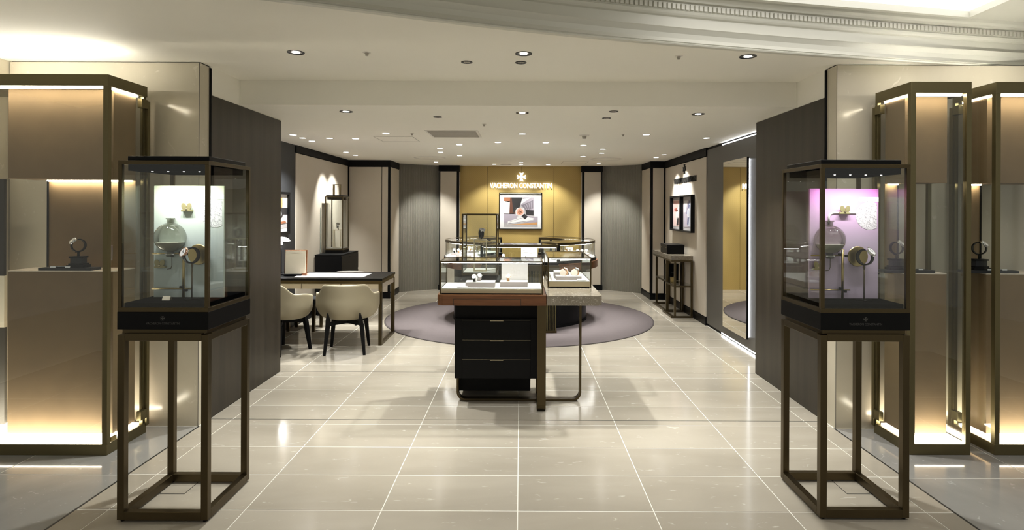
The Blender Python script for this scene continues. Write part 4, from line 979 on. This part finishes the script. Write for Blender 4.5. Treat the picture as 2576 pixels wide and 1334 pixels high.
# ---------------------------------------------------------------- consultation desk, chairs, sideboard
o = thing('consultation_desk', 'bronze framed desk with black top and beige drawers on the left', 'desk', (-2.255, 6.985, 0))
dx0, dx1, dy0, dy1 = -0.715, 0.690, -0.355, 0.345
box('top', (dx0, dy0, 0.733), (dx1, dy1, 0.760), M_black, o, 0.003); box('apron_frame', (dx0 + 0.01, dy0 + 0.012, 0.698), (dx1 - 0.01, dy1 - 0.012, 0.733), M_bronze, o, 0.001)
for k in range(3):
    a = dx0 + 0.05 + k * 0.445; d = box('drawer', (a, dy0 + 0.010, 0.640), (a + 0.437, dy0 + 0.30, 0.697), M_cream, o, 0.002)
box('side_panel', (dx1 - 0.028, dy0 + 0.05, 0.640), (dx1 - 0.010, dy1 - 0.05, 0.697), M_cream, o, 0.002)
for sx in (dx0 + 0.004, dx1 - 0.042):
    for sy in (dy0 + 0.008, dy1 - 0.046): box('leg', (sx, sy, 0), (sx + 0.038, sy + 0.038, 0.700), M_bronze, o, 0.001)
    box('floor_rail', (sx, dy0 + 0.046, 0), (sx + 0.038, dy1 - 0.046, 0.030), M_bronze, o, 0.001)
o = thing('desk_pad', 'pale pink white writing pad across the desk top', 'desk pad', (-2.21, 6.96, 0.760)); slab('leather', rrect(-0.39, 0.39, -0.21, 0.21, (0.01,) * 4, 3), 0, 0.004, M_pad, o); slab('stitch_edge', rrect(-0.395, 0.395, -0.215, 0.215, (0.012,) * 4, 3), 0, 0.002, M_white, o)
o = thing('menu_board', 'upright beige menu board in a walnut frame on the desk', 'board', (-2.635, 6.86, 0.764), R(2))
tl = box('frame', (-0.128, 0.010, 0.012), (0.130, 0.026, 0.300), M_rwood, o, 0.002, (R(-4), 0, 0)); bb = box('board', (-0.116, 0.000, 0.020), (0.118, 0.012, 0.292), M_paper, o, 0.001, (R(-4), 0, 0))
lettering('lettering', 'VACHERON CONSTANTIN', 0.085, 0.005, 0.0005, M_letter_pale, bb, (0.0, -0.0062, 0.105), (R(90), 0, 0)); slab('emblem', cross_outline(0.005), 0, 0.0005, M_letter_pale, bb, (0.0, -0.0062, 0.115), (R(90), 0, 0))
box('base', (-0.125, -0.03, 0), (0.075, 0.07, 0.020), M_blackm, o, 0.003); box('walnut_foot', (0.075, -0.01, 0), (0.135, 0.06, 0.030), M_rwood, o, 0.002)
o = thing('desk_lamp', 'desk lamp with glowing white dome shade half hidden by the left pier', 'lamp', (-2.865, 7.02, 0.760))
lathe('shade', [(0.02, 0.448), (0.05, 0.443), (0.085, 0.425), (0.100, 0.400), (0.097, 0.399), (0.0, 0.402)], M_shade, o); cyl('stem', 0.006, 0.012, 0.44, M_blackm, o, (0, 0, 0), 14); lathe('base', [(0, 0), (0.065, 0), (0.065, 0.010), (0.01, 0.014), (0, 0.014)], M_blackm, o); lathe('bulb_globe', [(0, 0.352), (0.016, 0.358), (0.02, 0.370), (0.014, 0.384), (0, 0.388)], M_shade, o)
l = bpy.data.lights.new('bulb', 'POINT'); l.energy = 3; l.shadow_soft_size = 0.03; link(bpy.data.objects.new('bulb', l), o, (0, 0, 0.34))

def chair(label, x, y, rz, shell_m=M_leather, legs_m=M_blackm):
    o = thing('armchair', label, 'armchair', (x, y, 0), rz, 'tub armchairs at the desk')
    nu, nv = 36, 10; V = []; F = []
    def sst(e0, e1, v): t = max(0, min(1, (v - e0) / (e1 - e0))); return t * t * (3 - 2 * t)
    for i in range(nu + 1):
        th = R(-118 + 236 * i / nu); ad = abs(math.degrees(th))
        zt = 0.645 + 0.110 * (1 - sst(47, 68, ad)) - 0.03 * sst(85, 118, ad)
        for j in range(nv + 1):
            v = j / nv; z = 0.375 + (zt - 0.375) * v
            f = 0.60 + 0.40 * (min(1, v / 0.42)) ** 0.45
            wide = 0.275 + 0.035 * sst(45, 95, ad) ; dep = 0.275
            lean = -0.03 * max(0, (z - 0.6)) / 0.15 * (1 - sst(40, 80, ad))
            V.append((math.sin(th) * wide * f, -math.cos(th) * dep * f + lean + 0.02, z))
    for i in range(nu):
        for j in range(nv): a = i * (nv + 1) + j; F.append((a, a + nv + 1, a + nv + 2, a + 1))
    s = mk('shell', V, F, shell_m, o, sm=True)
    md = s.modifiers.new('thickness', 'SOLIDIFY'); md.thickness = 0.030; md.offset = 1
    sb = s.modifiers.new('rounding', 'SUBSURF'); sb.levels = 1; sb.render_levels = 1
    lathe('seat_pan', [(0, 0.362), (0.15, 0.365), (0.205, 0.385), (0.215, 0.41), (0, 0.41)], shell_m, o, (0, 0.03, 0), 32)
    lathe('seat_cushion', [(0, 0.40), (0.23, 0.40), (0.245, 0.43), (0.235, 0.462), (0.15, 0.475), (0, 0.478)], shell_m, o, (0, 0.05, 0), 32)
    for sx in (-1, 1):
        for sy in (-1, 1):
            bx, by = sx * 0.205, (-0.215 if sy < 0 else 0.215); tx, ty = sx * 0.165, (-0.175 if sy < 0 else 0.165)
            zt = 0.455 if sy < 0 else 0.38
            V = []; 
            for (cx_, cy_, z, w_) in ((bx, by, 0, 0.013), (bx + (tx - bx) * 0.75, by + (ty - by) * 0.75, 0.30, 0.022), (tx, ty + (-0.060 if sy < 0 else 0), 0.38, 0.020), (tx, ty + (-0.085 if sy < 0 else 0), zt, 0.006 if sy < 0 else 0.018)):
                V += [(cx_ - w_, cy_ - w_, z), (cx_ + w_, cy_ - w_, z), (cx_ + w_, cy_ + w_, z), (cx_ - w_, cy_ + w_, z)]
            F = [(0, 1, 2, 3), (12, 13, 14, 15)] + [(k * 4 + p, k * 4 + (p + 1) % 4, k * 4 + 4 + (p + 1) % 4, k * 4 + 4 + p) for k in range(3) for p in range(4)]
            mk('leg', V, F, legs_m, o)
    for a in (45, -45): box('stretcher', (-0.235, -0.014, 0.305), (0.235, 0.014, 0.345), legs_m, o).rotation_euler[2] = R(a)
    return o
chair('cream leather tub armchair with black legs, fully seen before the desk', -1.885, 6.40, R(8))
chair('cream leather tub armchair with black legs, half hidden by the left pier', -2.60, 6.38, R(-25))
wc = chair('white topped armchair behind the desk, only its back rim showing', -2.37, 7.98, R(180), M_white); wc.scale = (0.9, 0.9, 0.9)
o = thing('low_stool', 'low stool with bronze legs and dark seat under the desk', 'stool', (-2.76, 7.52, 0), 0)
box('seat', (-0.19, -0.15, 0.34), (0.19, 0.15, 0.41), M_char, o, 0.01)
for sx in (-0.16, 0.16):
    for sy in (-0.14, 0.14): box('leg', (sx - 0.018, sy - 0.018, 0), (sx + 0.018, sy + 0.018, 0.34), M_bronze, o)

o = thing('sideboard', 'black sideboard with drawers against the cream leather wall', 'sideboard', (-2.775, 8.895, 0))
box('body', (-0.188, -0.44, 0.05), (0.188, 0.44, 0.868), M_black, o, 0.003); box('top', (-0.192, -0.445, 0.868), (0.192, 0.445, 0.884), M_blackm, o, 0.001); box('plinth', (-0.17, -0.42, 0), (0.17, 0.42, 0.05), M_blackm, o)
box('bronze_line', (-0.19, -0.4425, 0.610), (0.19, -0.438, 0.618), M_bronze, o)
for zz in (0.08, 0.35, 0.62):
    d = box('drawer', (0.184, -0.43, zz), (0.194, 0.43, zz + 0.24), M_black, o, 0.001); box('knob', (0.004, -0.06, 0.08), (0.016, -0.01, 0.092), M_blackm, d)
o = tall_case('tall glass lantern case with watch on the black sideboard', -2.79, 8.915, 0.884, 0.272, 0.31, 0.850)
box('lid', (-0.125, -0.14, 0.840), (0.125, 0.14, 0.868), M_blackm, o, 0.002); box('lid_tray', (-0.11, -0.13, 0.800), (0.11, 0.13, 0.836), M_blackm, o)
hd = thing('lantern_handle', 'square bronze carrying loop on top of the sideboard lantern case', 'handle', (-2.79, 8.90, 1.752))
for s in (-1, 1): box('upright', (s * 0.048 - 0.013, -0.012, 0), (s * 0.048 + 0.013, 0.012, 0.165), M_bronze, hd, 0.001)
box('top_bar', (-0.061, -0.012, 0.160), (0.061, 0.012, 0.168), M_bronze, hd)
hoop_stand('slim brass hoop stand inside the sideboard lantern case', -2.785, 8.93, 0.959, 0.115, 0.265)
watch('steel watch on the hoop stand in the sideboard lantern case', (-2.785, 8.93, 1.246), R(25), 1.35, 60, M_chrome, M_chrome, P_grey)
o = thing('acrylic_sheet', 'upright pale green acrylic sheet leaning by the sideboard lantern case', 'sheet', (-2.945, 8.72, 0.884))
box('sheet', (-0.024, -0.02, 0), (0.020, -0.012, 0.685), M_glass, o); box('lit_edge', (-0.026, -0.022, 0), (-0.022, -0.010, 0.685), M_glassedge, o)

# ---------------------------------------------------------------- consoles and things on the right wall
def console(label, cx, y0, y1, xa, xb, zt):
    o = thing('console_table', label, 'console', (cx, (y0 + y1) / 2, 0), group='marble consoles on the right wall')
    a, b = xa - cx, xb - cx; d = (y1 - y0) / 2; p = 0.028
    box('marble_top', (a, -d, zt - 0.062), (b, d, zt), M_marble, o, 0.003); box('top_frame', (a + 0.004, -d + 0.004, zt - 0.088), (b - 0.004, d - 0.004, zt - 0.062), M_bronze, o, 0.001)
    for x in (a + 0.045, b - p):
        for y in (-d + 0.006, d - p - 0.006): box('leg', (x, y, 0.022), (x + p, y + p, zt - 0.086), M_bronze, o)
    for y in (-d, d - 0.03): box('floor_rail', (a, y, 0), (b, y + 0.03, 0.024), M_bronze, o, 0.001)
    box('floor_rail', (a, -d + 0.03, 0), (a + 0.05, d - 0.03, 0.024), M_bronze, o, 0.001)
    for y in (-d + 0.006, d - 0.02): box('shelf_rail', (a + 0.045, y, 0.437), (b, y + 0.014, 0.460), M_bronze, o)
    box('shelf_rail', (a + 0.045, -d + 0.02, 0.437), (a + 0.06, d - 0.02, 0.460), M_bronze, o)
    box('glass_shelf', (a + 0.05, -d + 0.01, 0.460), (b - 0.005, d - 0.01, 0.468), M_glass, o)
    return o
console('near marble topped console with bronze frame below the wall pictures', 2.325, 8.42, 8.93, 2.165, 2.478, 0.892)
console('far marble topped console nested behind the near one', 2.330, 8.96, 9.72, 2.195, 2.478, 0.890)
o = thing('black_box', 'low black lidded box lying across the two consoles', 'box', (2.32, 8.975, 0.892)); box('body', (-0.128, -0.205, 0.0), (0.130, 0.205, 0.112), M_black, o, 0.003); box('lid', (-0.130, -0.207, 0.112), (0.132, 0.207, 0.138), M_black, o, 0.003)
for y in (-0.15, 0.13): box('stud', (-0.1315, y, 0.085), (-0.128, y + 0.010, 0.095), M_champ, o)
o = thing('shopping_bag', 'tall black carrier bag on the glass shelf of the far console', 'bag', (2.325, 9.07, 0.468))
mk('bag', [(-0.085, -0.05, 0), (0.105, -0.05, 0), (0.105, 0.06, 0), (-0.085, 0.06, 0), (-0.09, -0.035, 0.25), (0.11, -0.035, 0.25), (0.11, 0.045, 0.25), (-0.09, 0.045, 0.25)], [(0, 1, 2, 3), (0, 1, 5, 4), (1, 2, 6, 5), (2, 3, 7, 6), (3, 0, 4, 7)], M_blackm, o)
box('print', (-0.01, -0.046, 0.12), (0.04, -0.0445, 0.126), M_letter_dark, o)
o = thing('gold_box', 'small gold box before the carrier bag on the glass shelf', 'box', (2.30, 8.86, 0.468)); box('body', (-0.035, -0.03, 0), (0.04, 0.03, 0.058), M_brass, o, 0.002); box('lid', (-0.037, -0.032, 0.058), (0.042, 0.032, 0.070), M_brass, o, 0.002)
# tall back-lit mirror
o = thing('wall_mirror', 'tall frameless wall mirror with glowing edge on the dark wall', 'mirror', (2.46, 6.75, 0.142))
box('backbox', (0.004, -0.34, 0.03), (0.040, 0.34, 1.955), M_blackm, o); box('frame', (0.0005, -0.372, 0), (0.022, 0.372, 1.992), M_blackm, o); box('silvered_glass', (-0.003, -0.370, 0.002), (0.0005, 0.370, 1.990), M_mirror, o)
for y in (-0.352, 0.347): box('edge_light', (0.030, y, 0.02), (0.038, y + 0.006, 1.97), M_led_white, o)
for z in (0.018, 1.968): box('edge_light', (0.030, -0.35, z), (0.038, 0.35, z + 0.006), M_led_white, o)

# ---------------------------------------------------------------- signs and pictures
o = thing('illuminated_sign', 'glowing white maker name and cross emblem on the gold wall', 'sign', (0.0, 11.42, 1.55), rot=(R(90), 0, 0))
lettering('lettering', 'VACHERON CONSTANTIN', 1.205, 0.105, 0.03, M_sign_lit, o, (0.0, 0.465, 0.004), (0, 0, 0), 0.024)
slab('emblem', cross_outline(0.090), 0.004, 0.034, M_sign_lit, o, (0.012, 0.630, 0)); tube('suspension_wire', [(0.012, 0.70, 0.01), (0.012, 0.835, 0.01)], 0.002, M_blackm, o, up=(0, 0, 1))
o = thing('wall_lettering', 'black maker name and cross emblem on the right cream wall', 'sign', (2.493, 8.915, 1.55), rot=(R(90), 0, R(-90)))
lettering('lettering', 'VACHERON CONSTANTIN', 1.19, 0.088, 0.012, M_letter_black, o, (0.0, 0.455, 0.001), (0, 0, 0), 0.022); slab('emblem', cross_outline(0.075), 0.001, 0.013, M_letter_black, o, (0.0, 0.624, 0))

def frame(o, w, h, d, t, mat):
    a, b = w / 2, h / 2
    box('back', (-a + 0.001, -b + 0.001, 0), (a - 0.001, b - 0.001, 0.004), M_blackm, o)
    for s in (-1, 1):
        y0, y1 = sorted((s * b, s * (b - t))); box('frame_bar', (-a, y0, 0), (a, y1, d), mat, o, 0.001)
        x0, x1 = sorted((s * a, s * (a - t))); box('frame_bar', (x0, -b + t, 0), (x1, b - t, d), mat, o, 0.001)
o = thing('framed_poster', 'large black framed photo of a watch on the gold wall', 'picture', (-0.002, 11.418, 1.520), rot=(R(90), 0, 0))
frame(o, 0.84, 0.715, 0.035, 0.012, M_black)
W = lambda *p: [((x - 1078) / 559 * 0.84, -(y - 673) / 479 * 0.715) for x, y in p]      # outline points of the print
flat('mount', W((810, 460), (1348, 460), (1348, 905), (810, 905)), 5, P_mat, o); flat('print_ground', W((862, 497), (1300, 497), (1300, 883), (862, 883)), 7, P_grey, o)
flat('print_brown_wall', W((862, 497), (1100, 497), (1060, 640), (1000, 715), (862, 715)), 8, P_brown, o); flat('print_rust_patch', W((862, 497), (945, 497), (935, 560), (862, 545)), 9, P_rust, o)
flat('print_marble_block', W((862, 545), (938, 545), (932, 710), (862, 708)), 9, P_pale, o); flat('print_dark_wall', W((960, 497), (1100, 497), (1060, 640), (985, 700)), 9, P_dark, o)
flat('print_slate_box', W((1120, 497), (1250, 497), (1240, 700), (1160, 690), (1070, 590)), 8, P_lilac, o); flat('print_box_lines', W((1100, 520), (1210, 497), (1190, 512), (1075, 590)), 9, P_pale, o); flat('print_box_slats', W((1085, 600), (1240, 530), (1240, 640), (1150, 670)), 9, P_dlilac, o)
flat('print_pillar', W((1252, 497), (1300, 497), (1300, 745), (1256, 745)), 8, P_pale, o); flat('print_table', W((862, 712), (1010, 705), (1300, 760), (1300, 820), (862, 830)), 8, P_lilac, o)
flat('print_book', W((912, 812), (1120, 745), (1245, 768), (1240, 800), (912, 852)), 10, P_pale, o); flat('print_tan_edge', W((1060, 842), (1292, 820), (1292, 852), (905, 856)), 10, P_tan, o)
flat('print_black_box', W((1140, 660), (1245, 665), (1245, 730), (1150, 722)), 10, P_dark, o); flat('print_strap', W((1005, 660), (1020, 625), (1060, 612), (1085, 640), (1030, 680)), 11, P_dark, o); flat('print_strap', W((1090, 742), (1125, 708), (1172, 748), (1135, 785)), 11, P_dark, o)
flat('print_case', [((x - 1078) / 559 * 0.84, -(y - 673) / 479 * 0.715) for x, y in disc_pts(1068, 685, 58, 28)], 12, P_steel, o); flat('print_dial', [((x - 1078) / 559 * 0.84, -(y - 673) / 479 * 0.715) for x, y in disc_pts(1070, 685, 46, 28)], 13, P_dial, o)
for cx_, cy_ in ((1055, 690), (1085, 690), (1070, 708)): flat('print_subdial', [((x - 1078) / 559 * 0.84, -(y - 673) / 479 * 0.715) for x, y in disc_pts(cx_, cy_, 10, 14)], 14, P_rust, o)
for q in range(5): flat('print_slat', W((1090 + q * 30, 612 - q * 15), (1096 + q * 30, 609 - q * 15), (1150 + q * 18, 668 - q * 4), (1144 + q * 18, 668 - q * 4)), 10, P_lilac, o)
for q in range(12):
    a = R(30 * q); flat('print_marker', W(*[(1070 + r * math.cos(a + d), 685 + r * math.sin(a + d)) for r, d in ((33, -0.05), (42, -0.04), (42, 0.04), (33, 0.05))]), 14, P_steel, o)
for ang in (40, 140, 220, 320):
    a = R(ang); flat('print_lug', W(*[(1068 + r * math.cos(a + d), 685 + r * math.sin(a + d)) for r, d in ((50, -0.16), (72, -0.10), (72, 0.10), (50, 0.16))]), 11, P_steel, o)
flat('print_hand', W((1068, 690), (1072, 690), (1058, 655), (1055, 657)), 15, P_dark, o); flat('print_hand', W((1068, 684), (1070, 690), (1098, 672), (1097, 669)), 15, P_dark, o)
flat('print_book_line', W((915, 838), (1240, 790), (1240, 794), (915, 845)), 11, P_dlilac, o); flat('print_book_line', W((935, 815), (1120, 757), (1120, 761), (938, 821)), 11, P_grey, o)
flat('print_buckle', W((1035, 745), (1092, 735), (1080, 775), (1030, 785)), 11, P_steel, o)
box('picture_shade_bar', (-0.40, 0.330, 0.004), (0.40, 0.345, 0.030), M_grille, o)
def small_pic(label, y, kind):
    o = thing('framed_print', label, 'picture', (2.493, y, 1.497), rot=(R(90), 0, R(-90)), group='twin framed prints')
    frame(o, 0.595, 0.55, 0.055, 0.022, M_black)
    flat('mount', rrect(-0.275, 0.275, -0.252, 0.252, (0,) * 4), 5, P_grey, o); flat('print_ground', rrect(-0.245, 0.245, -0.205, 0.21, (0,) * 4), 7, P_lilac if kind else P_blush, o)
    if kind == 0:
        flat('print_hair', [(-0.235, 0.195), (0.1, 0.195), (0.02, 0.08), (-0.235, 0.02)], 8, P_pink, o); flat('print_sleeve', [(0.235, 0.12), (0.10, 0.04), (0.05, -0.19), (0.235, -0.19)], 8, P_pink, o); flat('print_lips', [(-0.2, 0.06), (-0.05, 0.09), (0.05, 0.03), (-0.1, 0.03)], 9, P_red, o)
        flat('print_dark_fold', [(-0.06, -0.19), (0.02, -0.06), (0.08, -0.08), (0.06, -0.19)], 9, P_dark, o); flat('print_watch', disc_pts(-0.02, -0.03, 0.06, 22), 10, P_steel, o); flat('print_dial', disc_pts(-0.02, -0.03, 0.045, 20), 11, P_pale, o)
        flat('print_bracelet', [(-0.06, 0.02), (0.02, 0.02), (0.01, 0.06), (-0.05, 0.06)], 9, P_steel, o); flat('print_bracelet', [(-0.05, -0.14), (0.0, -0.14), (0.01, -0.08), (-0.05, -0.08)], 9, P_steel, o)
    else:
        flat('print_sleeve', [(-0.235, 0.195), (-0.02, 0.195), (-0.15, 0.02), (-0.235, 0.02)], 8, P_pale, o); flat('print_shadow', [(0.05, 0.195), (0.15, 0.195), (-0.02, -0.02), (-0.1, 0.0)], 8, P_blue, o); flat('print_arm', [(0.10, 0.195), (0.235, 0.195), (0.235, -0.19), (0.0, -0.19), (-0.05, 0.0)], 9, P_sky, o)
        flat('print_watch', disc_pts(0.02, 0.01, 0.068, 22), 11, P_steel, o); flat('print_dial', disc_pts(0.02, 0.01, 0.052, 20), 12, P_sky, o); flat('print_strap', [(-0.05, -0.16), (0.02, -0.16), (0.06, -0.05), (-0.02, -0.05)], 10, P_blue, o); flat('print_strap', [(-0.03, 0.07), (0.05, 0.07), (0.09, 0.13), (0.0, 0.12)], 10, P_blue, o)
small_pic('black framed rosy print of hands and watch, left of the twin pictures', 9.30, 0)
small_pic('black framed bluish print of wrist and watch, right of the twin pictures', 8.70, 1)
o = thing('framed_photo', 'black framed watch photo on the charcoal wall beside the left pier', 'picture', (-2.985, 7.16, 1.492), rot=(R(90), 0, R(90)))
frame(o, 0.70, 0.53, 0.035, 0.03, M_black)
flat('mount', rrect(-0.32, 0.32, -0.235, 0.235, (0,) * 4), 5, P_mat, o); flat('print_ground', rrect(-0.27, 0.315, -0.19, 0.195, (0,) * 4), 7, P_grey, o); flat('print_dark_wall', [(-0.27, 0.195), (0.05, 0.195), (0.315, 0.06), (0.315, -0.02), (-0.27, -0.02)], 8, P_dark, o)
flat('print_brown_block', [(0.02, 0.195), (0.16, 0.195), (0.16, 0.07), (0.02, 0.07)], 9, P_tan, o); flat('print_cream_block', [(0.15, 0.195), (0.315, 0.195), (0.315, 0.065), (0.15, 0.065)], 9, M_paper, o); flat('print_table', [(-0.27, -0.02), (0.315, -0.03), (0.315, -0.13), (-0.27, -0.15)], 9, P_blush, o)
flat('print_watch', disc_pts(0.09, -0.01, 0.085, 24, 0.06), 11, P_dark, o); flat('print_dial', disc_pts(0.08, -0.01, 0.05, 20, 0.04), 12, P_steel, o); flat('print_leather', [(0.0, -0.11), (0.25, -0.10), (0.28, -0.125), (0.05, -0.14)], 11, P_rust, o)
